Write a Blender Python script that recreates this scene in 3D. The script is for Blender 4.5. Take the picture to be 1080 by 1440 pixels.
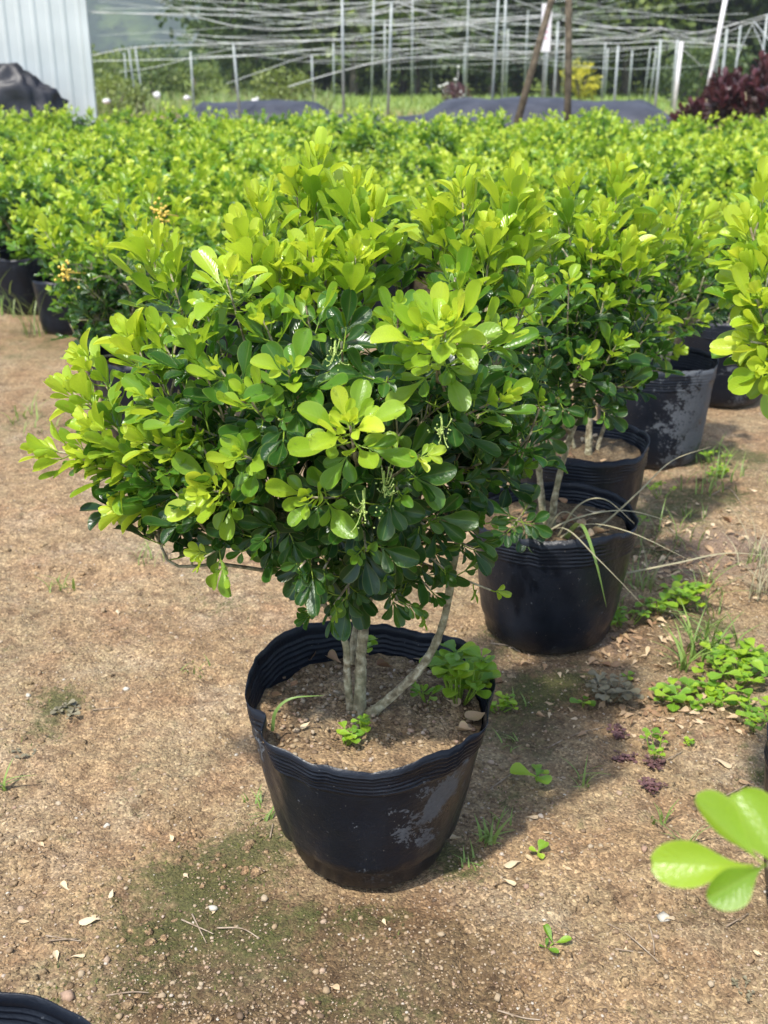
import bpy, math, random
import numpy as np
from mathutils import Vector, Matrix, noise as mnoise

random.seed(7)
SC = bpy.context.scene
for _o in list(bpy.data.objects):
    bpy.data.objects.remove(_o)

# ------------------------------------------------------------------ camera, world, sun, exposure
CAM_H, PITCH, FPX = 1.08, math.radians(22.1), 1550.0
cam_data = bpy.data.cameras.new("camera")
cam = bpy.data.objects.new("camera", cam_data)
SC.collection.objects.link(cam)
cam.location = (0, 0, CAM_H)
cam.rotation_euler = (math.pi / 2 - PITCH, 0, 0)
cam_data.sensor_fit = 'VERTICAL'
cam_data.sensor_height = 36.0
cam_data.lens = 36.0 * FPX / 1440.0
cam_data.clip_start = 0.02
cam_data.clip_end = 3000
cam_data.dof.use_dof = True
cam_data.dof.focus_distance = 1.36
cam_data.dof.aperture_fstop = 8.5
SC.camera = cam
SC.render.resolution_x, SC.render.resolution_y = 768, 1024

SUN_EL, SUN_AZ = math.radians(61), math.radians(214)     # azimuth the light comes FROM, clockwise from +Y
world = bpy.data.worlds.new("World")
SC.world = world
world.use_nodes = True
wn = world.node_tree.nodes
bg = wn.get("Background") or wn.new("ShaderNodeBackground")
sky = wn.new("ShaderNodeTexSky")
sky.sky_type = 'NISHITA'
sky.sun_disc = False
sky.sun_elevation = SUN_EL
sky.sun_rotation = SUN_AZ
sky.air_density, sky.dust_density = 1.0, 1.5
world.node_tree.links.new(sky.outputs[0], bg.inputs[0])
bg.inputs[1].default_value = 0.15
sun_data = bpy.data.lights.new("sun", 'SUN')
sun_data.energy = 3.0
sun_data.angle = math.radians(2.2)
sun_data.color = (1.0, 0.96, 0.89)
sun = bpy.data.objects.new("sun", sun_data)
SC.collection.objects.link(sun)
sdir = Vector((math.sin(SUN_AZ) * math.cos(SUN_EL), math.cos(SUN_AZ) * math.cos(SUN_EL), math.sin(SUN_EL)))
sun.rotation_euler = sdir.to_track_quat('Z', 'Y').to_euler()
vs = SC.view_settings
vs.view_transform, vs.look, vs.gamma, vs.exposure, vs.use_curve_mapping = 'Standard', 'None', 1.0, 1.16, False
SC.render.engine = 'CYCLES'
SC.cycles.use_denoising = True
SC.cycles.max_bounces = 6
SC.cycles.diffuse_bounces = 3
SC.cycles.glossy_bounces = 2
SC.cycles.transparent_max_bounces = 6
SC.cycles.transmission_bounces = 4
SC.cycles.sample_clamp_indirect = 6.0

# ------------------------------------------------------------------ helpers
CP, SP = math.cos(PITCH), math.sin(PITCH)


def ray(px, py):
    x, y = (px - 540) / FPX, (720 - py) / FPX
    return np.array((x, CP + y * SP, -SP + y * CP))


def at(px, py, Y):
    """the point of the place seen at that spot of the photograph when it stands Y metres ahead"""
    d = ray(px, py)
    return np.array((0, 0, CAM_H)) + d * (Y / d[1])


def ground_at(px, py, z=0.0):
    d = ray(px, py)
    return np.array((0, 0, CAM_H)) + d * ((z - CAM_H) / d[2])


def project(P):
    P = np.asarray(P, float) - np.array((0, 0, CAM_H))
    depth = P[..., 1] * CP - P[..., 2] * SP
    up = P[..., 1] * SP + P[..., 2] * CP
    return 540 + FPX * P[..., 0] / depth, 720 - FPX * up / depth, depth


def link(o, parent=None):
    SC.collection.objects.link(o)
    if parent is not None:
        o.parent = parent
    return o


def tag(o, label=None, cat=None, group=None, kind=None):
    if label: o['label'] = label
    if cat: o['category'] = cat
    if group: o['group'] = group
    if kind: o['kind'] = kind
    return o


def empty(name, loc, label, cat, group=None, rz=0.0, scale=1.0):
    o = bpy.data.objects.new(name, None)
    o.empty_display_size = 0.05
    o.location = loc
    o.rotation_euler = (0, 0, rz)
    o.scale = (scale,) * 3
    link(o)
    return tag(o, label, cat, group)


def mesh(name, V, F, mat, attrs=None, uv=None, smooth=True):
    """V (n,3); F (m,k) array or list of faces; attrs {name: per-vertex floats}; uv per-vertex (n,2)"""
    me = bpy.data.meshes.new(name)
    V = np.asarray(V, np.float32)
    if isinstance(F, np.ndarray):
        m, k = F.shape
        me.vertices.add(len(V)); me.vertices.foreach_set("co", V.ravel())
        me.loops.add(m * k); me.loops.foreach_set("vertex_index", F.astype(np.int32).ravel())
        me.polygons.add(m)
        me.polygons.foreach_set("loop_start", np.arange(0, m * k, k, dtype=np.int32))
        me.polygons.foreach_set("loop_total", np.full(m, k, np.int32))
        me.update(calc_edges=True)
    else:
        me.from_pydata([tuple(map(float, v)) for v in V], [], F)
        me.update()
    if smooth:
        me.polygons.foreach_set("use_smooth", np.ones(len(me.polygons), bool))
    for n, a in (attrs or {}).items():
        at_ = me.attributes.new(n, 'FLOAT', 'POINT')
        at_.data.foreach_set("value", np.asarray(a, np.float32))
    if uv is not None:
        ul = me.uv_layers.new(name="UVMap")
        li = np.empty(len(me.loops), np.int32)
        me.loops.foreach_get("vertex_index", li)
        ul.data.foreach_set("uv", np.asarray(uv, np.float32)[li].ravel())
    if mat is not None:
        me.materials.append(mat)
    return me


def obj(name, me, parent=None, loc=None):
    o = bpy.data.objects.new(name, me)
    if loc is not None: o.location = loc
    return link(o, parent)


class MB:
    """collects shapes into one mesh"""
    def __init__(s): s.v, s.f, s.n, s.a = [], [], 0, []

    def add(s, V, F, a=0.5):
        V = np.asarray(V, float)
        s.v.append(V); s.f.extend([tuple(int(i) + s.n for i in f) for f in F]); s.n += len(V)
        s.a.append(np.full(len(V), a) if np.isscalar(a) else np.asarray(a)); return s

    def box(s, lo, hi, a=0.5):
        x0, y0, z0 = lo; x1, y1, z1 = hi
        return s.add([(x0, y0, z0), (x1, y0, z0), (x1, y1, z0), (x0, y1, z0), (x0, y0, z1), (x1, y0, z1), (x1, y1, z1), (x0, y1, z1)],
                     [(0, 3, 2, 1), (4, 5, 6, 7), (0, 1, 5, 4), (1, 2, 6, 5), (2, 3, 7, 6), (3, 0, 4, 7)], a)

    def tube(s, P, R, n=6, a=0.5, caps=True):
        P = np.asarray(P, float); m = len(P)
        R = np.full(m, R) if np.isscalar(R) else np.asarray(R, float)
        T = np.gradient(P, axis=0); T /= np.linalg.norm(T, axis=1)[:, None] + 1e-12
        ref = np.array((0.31, 0.17, 0.93)) if abs(T[0][2]) < 0.9 else np.array((1.0, 0.1, 0.0))
        V = []
        u = np.cross(T[0], ref); u /= np.linalg.norm(u)
        for i in range(m):
            u = u - T[i] * u.dot(T[i]); u /= np.linalg.norm(u) + 1e-12
            w = np.cross(T[i], u)
            for k in range(n):
                t = 2 * math.pi * k / n
                V.append(P[i] + R[i] * (math.cos(t) * u + math.sin(t) * w))
        F = [(i * n + k, i * n + (k + 1) % n, (i + 1) * n + (k + 1) % n, (i + 1) * n + k) for i in range(m - 1) for k in range(n)]
        if caps:
            F += [tuple(range(n - 1, -1, -1)), tuple((m - 1) * n + k for k in range(n))]
        return s.add(V, F, a)

    def mesh(s, name, mat, smooth=True):
        return mesh(name, np.concatenate(s.v), s.f, mat, {"rnd": np.concatenate(s.a)}, None, smooth)

    def build(s, name, mat, parent=None, smooth=True, loc=None):
        return obj(name, s.mesh(name, mat, smooth), parent, loc)


def spline(P, k=5):
    """Catmull-Rom through P"""
    P = np.asarray(P, float)
    if len(P) < 3:
        t = np.linspace(0, 1, k + 1)[:, None]
        return P[0] * (1 - t) + P[-1] * t
    Q = np.vstack([2 * P[0] - P[1], P, 2 * P[-1] - P[-2]])
    out = []
    for i in range(1, len(Q) - 2):
        for j in range(k):
            t = j / k
            out.append(0.5 * (2 * Q[i] + (Q[i + 1] - Q[i - 1]) * t + (2 * Q[i - 1] - 5 * Q[i] + 4 * Q[i + 1] - Q[i + 2]) * t * t
                              + (3 * Q[i] - Q[i - 1] - 3 * Q[i + 1] + Q[i + 2]) * t ** 3))
    out.append(P[-1])
    return np.array(out)


def unit(v):
    v = np.asarray(v, float)
    return v / (np.linalg.norm(v) + 1e-12)


# ------------------------------------------------------------------ materials
class Nt:
    def __init__(s, name):
        s.m = bpy.data.materials.new(name); s.m.use_nodes = True
        s.t = s.m.node_tree; s.b = s.t.nodes["Principled BSDF"]; s.out = s.t.nodes["Material Output"]

    def n(s, typ, **kw):
        nd = s.t.nodes.new(typ)
        for k, v in kw.items():
            if k.startswith("i_"):
                key = k[2:]
                nd.inputs[int(key) if key.isdigit() else key.replace("_", " ")].default_value = v
            else:
                setattr(nd, k, v)
        return nd

    def l(s, a, b): s.t.links.new(a, b)

    def attr(s, name): return s.n("ShaderNodeAttribute", attribute_name=name).outputs["Fac"]

    def co(s):
        if not hasattr(s, "_co"): s._co = s.n("ShaderNodeTexCoord").outputs["Object"]
        return s._co

    def noise(s, scale, detail=3.0, rough=0.55, co=None):
        nd = s.n("ShaderNodeTexNoise", i_Scale=scale, i_Detail=detail, i_Roughness=rough)
        s.l(co or s.co(), nd.inputs["Vector"]); return nd.outputs["Fac"]

    def ramp(s, fac, stops, interp='LINEAR'):
        r = s.n("ShaderNodeValToRGB"); r.color_ramp.interpolation = interp
        e = r.color_ramp.elements
        while len(e) < len(stops): e.new(0.5)
        for el, (p, c) in zip(e, stops):
            el.position = p; el.color = (c, c, c, 1) if np.isscalar(c) else (*c, 1)
        s.l(fac, r.inputs[0]); return r.outputs[0]

    def math(s, op, a, b=None, clamp=False):
        nd = s.n("ShaderNodeMath", operation=op, use_clamp=clamp)
        for i, v in enumerate((a, b)):
            if v is None: continue
            if hasattr(v, "default_value") and not np.isscalar(v): s.l(v, nd.inputs[i])
            else: nd.inputs[i].default_value = v
        return nd.outputs[0]

    def mix(s, fac, a, b, blend='MIX'):
        nd = s.n("ShaderNodeMix", data_type='RGBA', blend_type=blend)
        for i, v in ((0, fac), (6, a), (7, b)):
            if isinstance(v, tuple): nd.inputs[i].default_value = (*v, 1)
            elif np.isscalar(v): nd.inputs[i].default_value = v
            else: s.l(v, nd.inputs[i])
        return nd.outputs[2]

    def bump(s, h, strength=0.5, dist=0.01):
        b = s.n("ShaderNodeBump", i_Strength=strength, i_Distance=dist)
        s.l(h, b.inputs["Height"]); s.l(b.outputs[0], s.b.inputs["Normal"]); return b

    def base(s, c, rough=0.6, spec=0.5, metal=0.0):
        if isinstance(c, tuple): s.b.inputs["Base Color"].default_value = (*c, 1)
        else: s.l(c, s.b.inputs["Base Color"])
        if np.isscalar(rough): s.b.inputs["Roughness"].default_value = rough
        else: s.l(rough, s.b.inputs["Roughness"])
        s.b.inputs["Specular IOR Level"].default_value = spec
        s.b.inputs["Metallic"].default_value = metal
        return s

    def translucent(s, color, fac):
        tr = s.n("ShaderNodeBsdfTranslucent"); mx = s.n("ShaderNodeMixShader"); mx.inputs[0].default_value = fac
        if isinstance(color, tuple): tr.inputs[0].default_value = (*color, 1)
        else: s.l(color, tr.inputs[0])
        s.l(s.b.outputs[0], mx.inputs[1]); s.l(tr.outputs[0], mx.inputs[2]); s.l(mx.outputs[0], s.out.inputs[0])


def leaf_material(name, stops, transl, rough=0.3, tfac=0.35, veins=True, spec=0.5):
    k = Nt(name)
    age = k.attr("age")
    rnd = k.attr("rnd")
    orn = k.n("ShaderNodeObjectInfo").outputs["Random"]
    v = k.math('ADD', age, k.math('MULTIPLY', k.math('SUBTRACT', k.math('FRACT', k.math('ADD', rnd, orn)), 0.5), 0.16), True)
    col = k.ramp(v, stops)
    blotch = k.noise(38, 2)
    col = k.mix(k.ramp(blotch, [(0.3, 0.0), (0.75, 0.32)]), col, k.mix(1.0, col, (1.25, 1.08, 0.75), 'MULTIPLY'))
    tcol = k.mix(1.0, k.ramp(v, transl), k.ramp(blotch, [(0.2, 0.8), (0.8, 1.05)]), 'MULTIPLY')
    spot = k.math('MULTIPLY', k.ramp(k.noise(120, 2, 0.5), [(0.66, 0.0), (0.72, 0.8)]), k.ramp(k.noise(9, 1), [(0.5, 0.0), (0.6, 1.0)]))
    col = k.mix(spot, col, k.mix(0.6, col, (0.30, 0.22, 0.06)))
    if veins:
        uv = k.n("ShaderNodeTexCoord").outputs["UV"]
        sep = k.n("ShaderNodeSeparateXYZ"); k.l(uv, sep.inputs[0])
        d = k.math('ABSOLUTE', k.math('SUBTRACT', sep.outputs[0], 0.5))
        rib = k.ramp(d, [(0.0, 1.0), (0.055, 0.0)])
        edge_ = k.ramp(d, [(0.44, 0.0), (0.5, 0.5)])
        col = k.mix(edge_, col, k.mix(0.55, col, (0.52, 0.60, 0.14)))
        col = k.mix(k.math('MULTIPLY', rib, 0.45), col, k.mix(0.5, col, (0.40, 0.50, 0.12)))
        wv = k.math('SINE', k.math('MULTIPLY', k.math('ADD', sep.outputs[1], k.math('MULTIPLY', d, -0.55)), 62.0))
        k.bump(k.math('ADD', k.math('MULTIPLY', wv, 0.12), k.math('ADD', k.math('MULTIPLY', rib, -0.6), k.math('MULTIPLY', blotch, 0.8))), 0.35, 0.0012)
    k.base(col, rough, spec)
    k.translucent(tcol, tfac)
    return k.m


M = {}
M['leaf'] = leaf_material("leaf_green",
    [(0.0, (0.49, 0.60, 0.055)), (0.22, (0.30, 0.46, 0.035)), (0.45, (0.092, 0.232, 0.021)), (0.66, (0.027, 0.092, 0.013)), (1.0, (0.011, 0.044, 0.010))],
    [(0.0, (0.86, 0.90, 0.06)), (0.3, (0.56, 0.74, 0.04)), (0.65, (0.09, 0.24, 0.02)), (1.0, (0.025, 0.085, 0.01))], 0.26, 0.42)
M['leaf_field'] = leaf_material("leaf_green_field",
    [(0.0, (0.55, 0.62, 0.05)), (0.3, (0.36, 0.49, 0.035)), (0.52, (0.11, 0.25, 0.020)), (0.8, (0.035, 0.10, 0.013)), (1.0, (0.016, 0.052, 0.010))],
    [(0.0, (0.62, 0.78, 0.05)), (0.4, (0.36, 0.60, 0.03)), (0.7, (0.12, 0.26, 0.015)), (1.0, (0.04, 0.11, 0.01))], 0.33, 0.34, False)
M['leaf_red'] = leaf_material("leaf_maroon", [(0.0, (0.085, 0.022, 0.027)), (0.4, (0.046, 0.021, 0.022)), (1.0, (0.058, 0.040, 0.032))],
    [(0.0, (0.11, 0.02, 0.025)), (1.0, (0.05, 0.025, 0.02))], 0.34, 0.15, False)
M['leaf_tree'] = leaf_material("leaf_tree", [(0.0, (0.22, 0.27, 0.06)), (0.5, (0.095, 0.14, 0.04)), (1.0, (0.04, 0.068, 0.028))],
    [(0.0, (0.30, 0.40, 0.05)), (1.0, (0.05, 0.10, 0.02))], 0.5, 0.3, False)
M['leaf_yellow'] = leaf_material("leaf_golden", [(0.0, (0.62, 0.55, 0.04)), (1.0, (0.34, 0.36, 0.04))], [(0.0, (0.7, 0.65, 0.05)), (1.0, (0.4, 0.4, 0.04))], 0.5, 0.3, False)
M['leaf_weed'] = leaf_material("leaf_weed", [(0.0, (0.30, 0.46, 0.03)), (0.5, (0.16, 0.33, 0.025)), (1.0, (0.07, 0.17, 0.02))],
    [(0.0, (0.50, 0.66, 0.03)), (1.0, (0.18, 0.36, 0.02))], 0.35, 0.36)
M['leaf_purple'] = leaf_material("leaf_purple", [(0.0, (0.15, 0.075, 0.075)), (1.0, (0.085, 0.045, 0.045))], [(0.0, (0.2, 0.04, 0.08)), (1.0, (0.08, 0.02, 0.04))], 0.5, 0.2, False)
M['leaf_grey'] = leaf_material("leaf_greyed", [(0.0, (0.21, 0.19, 0.12)), (1.0, (0.12, 0.105, 0.065))], [(0.0, (0.2, 0.22, 0.14)), (1.0, (0.1, 0.12, 0.07))], 0.6, 0.15, False)
M['grass'] = leaf_material("grass_blade", [(0.0, (0.24, 0.34, 0.08)), (0.5, (0.16, 0.27, 0.06)), (1.0, (0.30, 0.28, 0.15))],
    [(0.0, (0.35, 0.48, 0.08)), (1.0, (0.3, 0.3, 0.12))], 0.5, 0.3, False)
M['straw'] = leaf_material("straw_blade", [(0.0, (0.42, 0.38, 0.24)), (1.0, (0.26, 0.24, 0.15))], [(0.0, (0.4, 0.36, 0.2)), (1.0, (0.2, 0.2, 0.1))], 0.6, 0.2, False)
M['dry'] = leaf_material("dry_leaf", [(0.0, (0.62, 0.50, 0.34)), (0.5, (0.44, 0.30, 0.18)), (1.0, (0.24, 0.13, 0.07))],
    [(0.0, (0.5, 0.38, 0.22)), (1.0, (0.2, 0.1, 0.05))], 0.7, 0.12)
M['petal'] = Nt("petal_white").base((0.75, 0.73, 0.66), 0.6).m
M['bud'] = Nt("flower_bud").base((0.36, 0.46, 0.12), 0.5).m
M['bud_yellow'] = Nt("flower_bud_yellow").base((0.72, 0.52, 0.08), 0.5).m


def bark():
    k = Nt("bark")
    a, b = k.noise(90, 4), k.noise(14, 3)
    c = k.ramp(a, [(0.34, (0.11, 0.085, 0.048)), (0.5, (0.27, 0.225, 0.135)), (0.64, (0.48, 0.43, 0.29))])
    c = k.mix(k.ramp(b, [(0.45, 0.0), (0.7, 0.6)]), c, (0.24, 0.25, 0.13))
    k.base(c, 0.8, 0.3); k.bump(k.math('ADD', a, k.math('MULTIPLY', b, 2.0)), 1.0, 0.005); return k.m


def trunk_mat():
    k = Nt("tree_bark")
    k.base(k.ramp(k.noise(9, 4), [(0.3, (0.07, 0.055, 0.04)), (0.7, (0.20, 0.17, 0.13))]), 0.9, 0.2); return k.m


def plastic():
    k = Nt("black_plastic_film")
    sx = k.n("ShaderNodeSeparateXYZ"); k.l(k.co(), sx.inputs[0])
    big, mid, fine = k.noise(7, 3), k.noise(26, 4, 0.65), k.noise(160, 3, 0.7)
    dust_sheen = k.attr("dust_sheen")
    edge = k.math('ADD', k.math('SUBTRACT', mid, 0.5), k.math('MULTIPLY', k.math('SUBTRACT', fine, 0.5), 0.7))
    patch = k.ramp(k.math('ADD', dust_sheen, k.math('MULTIPLY', edge, 2.1)), [(0.50, 0.0), (0.56, 1.0)])
    haze = k.ramp(big, [(0.42, 0.0), (0.75, 0.55)])
    c = k.mix(haze, (0.007, 0.009, 0.014), (0.019, 0.024, 0.034))
    c = k.mix(k.math('MULTIPLY', patch, 0.85), c, k.mix(fine, (0.060, 0.066, 0.075), (0.13, 0.142, 0.155)))  # grey of real dust, and of the sky sheen painted on the main bag
    foot = k.math('MULTIPLY', k.ramp(sx.outputs[2], [(0.0, 1.0), (0.028, 0.0)]), k.ramp(mid, [(0.35, 0.0), (0.75, 0.6)]))
    c = k.mix(foot, c, (0.15, 0.115, 0.075))
    spk = k.n("ShaderNodeTexVoronoi", i_Scale=230.0); k.l(k.co(), spk.inputs["Vector"])
    sp = k.math('MULTIPLY', k.ramp(spk.outputs["Distance"], [(0.10, 1.0), (0.16, 0.0)]), k.ramp(k.noise(300, 0), [(0.68, 0.0), (0.72, 0.7)]))
    c = k.mix(sp, c, (0.45, 0.40, 0.33))
    rough = k.math('ADD', k.math('MULTIPLY', patch, 0.28), k.ramp(mid, [(0.3, 0.27), (0.75, 0.46)]), True)
    k.base(c, rough, 0.22)
    k.bump(k.math('ADD', k.math('MULTIPLY', mid, 0.8), k.math('MULTIPLY', fine, 0.12)), 0.5, 0.006)
    return k.m


def soil(name, tone=1.0, ground=False):
    k = Nt(name)
    n1, n2, n3, n4 = k.noise(1.7, 4), k.noise(9, 4, 0.6), k.noise(55, 4, 0.65), k.noise(240, 3, 0.7)
    c = k.ramp(k.math('ADD', k.math('MULTIPLY', n1, 0.45), k.math('MULTIPLY', n2, 0.55)),
               [(0.30, (0.22, 0.152, 0.090)), (0.42, (0.30, 0.215, 0.125)), (0.52, (0.38, 0.275, 0.165)), (0.62, (0.36, 0.285, 0.185)), (0.74, (0.45, 0.37, 0.265))])
    c = k.mix(k.ramp(k.noise(1.9, 4, 0.55), [(0.46, 0.0), (0.60, 0.5)]), c, (0.235, 0.165, 0.095))
    c = k.mix(k.ramp(k.noise(3.6, 5, 0.6), [(0.42, 0.0), (0.62, 0.62)]), c, (0.30, 0.262, 0.168))
    c = k.mix(k.ramp(k.noise(6.5, 5, 0.65), [(0.50, 0.0), (0.68, 0.6)]), c, (0.27, 0.155, 0.09))
    c = k.mix(k.ramp(k.noise(4.7, 4, 0.6), [(0.52, 0.0), (0.70, 0.55)]), c, (0.47, 0.40, 0.30))
    n5 = k.noise(20, 5, 0.62)
    c = k.mix(k.ramp(n5, [(0.32, 0.8), (0.47, 0.0)]), c, (0.115, 0.076, 0.046))
    c = k.mix(k.ramp(n3, [(0.32, 0.6), (0.58, 0.0)]), c, (0.17, 0.11, 0.066))
    vor = k.n("ShaderNodeTexVoronoi", i_Scale=260.0); k.l(k.co(), vor.inputs["Vector"])
    vs_ = k.n("ShaderNodeSeparateColor"); k.l(vor.outputs["Color"], vs_.inputs[0])
    grit = k.ramp(vs_.outputs[0], [(0.0, (0.50, 0.45, 0.40)), (0.3, (0.86, 0.82, 0.78)), (0.7, (1.12, 1.06, 0.95)), (0.9, (1.45, 1.38, 1.25)), (1.0, (1.9, 1.85, 1.75))])
    c = k.mix(0.9, c, grit, 'MULTIPLY')
    c = k.mix(k.ramp(n4, [(0.28, 0.5), (0.5, 0.0)]), c, (0.17, 0.105, 0.06))
    h = k.math('ADD', k.math('ADD', k.math('MULTIPLY', n3, 1.8), k.math('MULTIPLY', n5, 3.0)), k.math('ADD', k.math('MULTIPLY', n4, 0.55), k.math('MULTIPLY', vor.outputs["Distance"], -0.5)))
    if ground:
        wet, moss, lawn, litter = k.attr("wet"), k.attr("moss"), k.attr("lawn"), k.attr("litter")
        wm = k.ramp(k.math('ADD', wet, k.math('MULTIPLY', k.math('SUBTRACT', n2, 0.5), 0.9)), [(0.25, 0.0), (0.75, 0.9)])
        c = k.mix(wm, c, k.mix(1.0, c, (0.40, 0.385, 0.35), 'MULTIPLY'))  # darkens damp soil, and paints in the shade beside the main pot
        lm = k.ramp(k.math('ADD', litter, k.math('MULTIPLY', k.math('SUBTRACT', n3, 0.5), 1.2)), [(0.35, 0.0), (0.7, 0.8)])
        c = k.mix(lm, c, k.ramp(n4, [(0.3, (0.10, 0.065, 0.045)), (0.6, (0.28, 0.20, 0.15)), (0.75, (0.45, 0.37, 0.30))]))
        mm = k.ramp(k.math('ADD', moss, k.math('ADD', k.math('MULTIPLY', k.math('SUBTRACT', n3, 0.5), 1.6), k.math('MULTIPLY', k.math('SUBTRACT', n2, 0.5), 1.5))), [(0.24, 0.0), (0.70, 0.82)])
        c = k.mix(mm, c, k.ramp(n4, [(0.3, (0.028, 0.033, 0.012)), (0.55, (0.070, 0.080, 0.022)), (0.75, (0.165, 0.165, 0.055))]))
        c = k.mix(lawn, c, k.ramp(n2, [(0.3, (0.13, 0.19, 0.03)), (0.7, (0.27, 0.35, 0.05))]))
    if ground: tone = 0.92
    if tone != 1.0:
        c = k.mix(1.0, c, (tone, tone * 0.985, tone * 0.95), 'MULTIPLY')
    k.base(c, 0.88, 0.25)
    k.bump(h, 0.9, 0.0045)
    return k.m


def pebble_mat():
    k = Nt("pebble")
    c = k.ramp(k.attr("rnd"), [(0.0, (0.12, 0.080, 0.050)), (0.3, (0.245, 0.165, 0.095)), (0.62, (0.33, 0.240, 0.140)), (0.85, (0.40, 0.32, 0.22)), (0.95, (0.34, 0.22, 0.15)), (1.0, (0.50, 0.46, 0.38))])
    c = k.mix(1.0, c, k.ramp(k.noise(220, 2), [(0.2, 0.75), (0.8, 1.1)]), 'MULTIPLY')
    k.base(c, 0.75, 0.35); return k.m


def simple(name, stops, scale, rough=0.6, spec=0.4, metal=0.0, bump=0.0, detail=3):
    k = Nt(name); n_ = k.noise(scale, detail)
    k.base(k.ramp(n_, stops), rough, spec, metal)
    if bump: k.bump(n_, 0.6, bump)
    return k.m


M['bark'], M['trunk'], M['plastic'] = bark(), trunk_mat(), plastic()
M['ground'], M['soil'], M['pebble'] = soil("bare_soil", 1.0, True), soil("pot_soil", 0.80), pebble_mat()
M['soil_crumb'] = soil("soil_crumb", 0.88)
M['soil_shaded'] = soil("shaded_pot_soil", 0.42)  # pot soil again, darkened to paint in the shade under the crowns
M['moss'] = leaf_material("moss", [(0.0, (0.15, 0.165, 0.035)), (1.0, (0.04, 0.058, 0.015))], [(0.0, (0.2, 0.24, 0.03)), (1.0, (0.06, 0.1, 0.02))], 0.8, 0.2, False)
M['twig'] = simple("twig", [(0.3, (0.16, 0.11, 0.07)), (0.7, (0.42, 0.34, 0.25))], 60, 0.85, 0.2)
M['white_metal'] = simple("white_sheet_metal", [(0.35, (0.44, 0.475, 0.465)), (0.7, (0.57, 0.605, 0.595))], 1.3, 0.42, 0.5)
M['galv'] = simple("galvanised_steel", [(0.3, (0.20, 0.225, 0.21)), (0.7, (0.36, 0.385, 0.36))], 6, 0.45, 0.5, 0.2)
M['galv_white'] = simple("white_pole_paint", [(0.3, (0.62, 0.58, 0.55)), (0.7, (0.80, 0.78, 0.76))], 5, 0.5)
M['wire'] = simple("pale_wire", [(0.3, (0.42, 0.44, 0.40)), (0.7, (0.66, 0.67, 0.62))], 3, 0.5, 0.5, 0.1)
M['wood'] = simple("weathered_dark_wood", [(0.3, (0.045, 0.035, 0.022)), (0.7, (0.14, 0.11, 0.075))], 14, 0.85, 0.2, 0, 0.004)
M['cloth'] = simple("black_shade_cloth", [(0.35, (0.020, 0.021, 0.028)), (0.7, (0.052, 0.054, 0.066))], 2.2, 0.55, 0.5, 0, 0.02)
M['cloth_dark'] = simple("black_tarpaulin", [(0.35, (0.003, 0.003, 0.005)), (0.7, (0.012, 0.012, 0.018))], 3.0, 0.5, 0.5, 0, 0.02)
M['sign'] = simple("white_board", [(0.3, (0.66, 0.62, 0.62)), (0.7, (0.82, 0.80, 0.80))], 3, 0.5)
M['sign_pink'] = simple("pink_print", [(0.3, (0.65, 0.36, 0.38)), (0.7, (0.75, 0.48, 0.5))], 20, 0.5)
k = Nt("water"); k.base((1, 1, 1), 0.0); k.b.inputs["Transmission Weight"].default_value = 1.0; k.b.inputs["IOR"].default_value = 1.33; M['drop'] = k.m
k = Nt("hill_forest")
hn, hn2 = k.noise(0.02, 5, 0.6), k.noise(0.12, 4, 0.65)
hn3 = k.noise(0.045, 6, 0.7)
k.base(k.mix(k.ramp(hn2, [(0.42, 0.85), (0.56, 0.0)]), k.mix(k.ramp(hn3, [(0.45, 0.0), (0.55, 0.9)]), k.ramp(hn, [(0.4, (0.035, 0.07, 0.02)), (0.6, (0.10, 0.14, 0.04))]), (0.025, 0.045, 0.02)), (0.012, 0.025, 0.012)), 0.9, 0.1)
k.bump(hn2, 1.0, 3.0)
M['hill'] = k.m

# ------------------------------------------------------------------ ground
PX0, PY0 = -0.022, 1.345          # the main pot


def gz(x, y):
    p = Vector((x, y, 0.0))
    f = 1.0 / (1.0 + max(0.0, y - 3.0) * 0.5)
    g = min(1.0, .15 + max(0.0, min(math.hypot(x - PX0, y - PY0), math.hypot(x - .335, y - 2.02)) - .12) / .12)
    return g * (0.012 * mnoise.noise(p * 1.9) + 0.012 * mnoise.noise(p * 6.5) - 0.011 * abs(mnoise.noise(p * 13.0)) + f * (0.0075 * abs(mnoise.noise(p * 27.0)) + 0.0034 * mnoise.noise(p * 62.0) + 0.0024 * mnoise.noise(p * 118.0))) * min(1.0, f * 1.6)


def spread(fine0, fine1, step, lo, hi, grow=1.13):
    a = list(np.arange(fine0, fine1, step)); s = step
    while a[-1] < hi: s *= grow; a.append(a[-1] + s)
    s = step; left = [fine0]
    while left[-1] > lo: s *= grow; left.append(left[-1] - s)
    return np.array(left[:0:-1] + a)


def blobs(px, py, spots):
    """spots: (photo x, photo y, radius x m, radius y m, weight) on the ground"""
    out = np.zeros_like(px)
    for sx, sy, rx, ry, w in spots:
        g = ground_at(sx, sy)
        out += w * np.exp(-(((px - g[0]) / rx) ** 2 + ((py - g[1]) / ry) ** 2))
    return np.clip(out, 0, 1)


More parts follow.
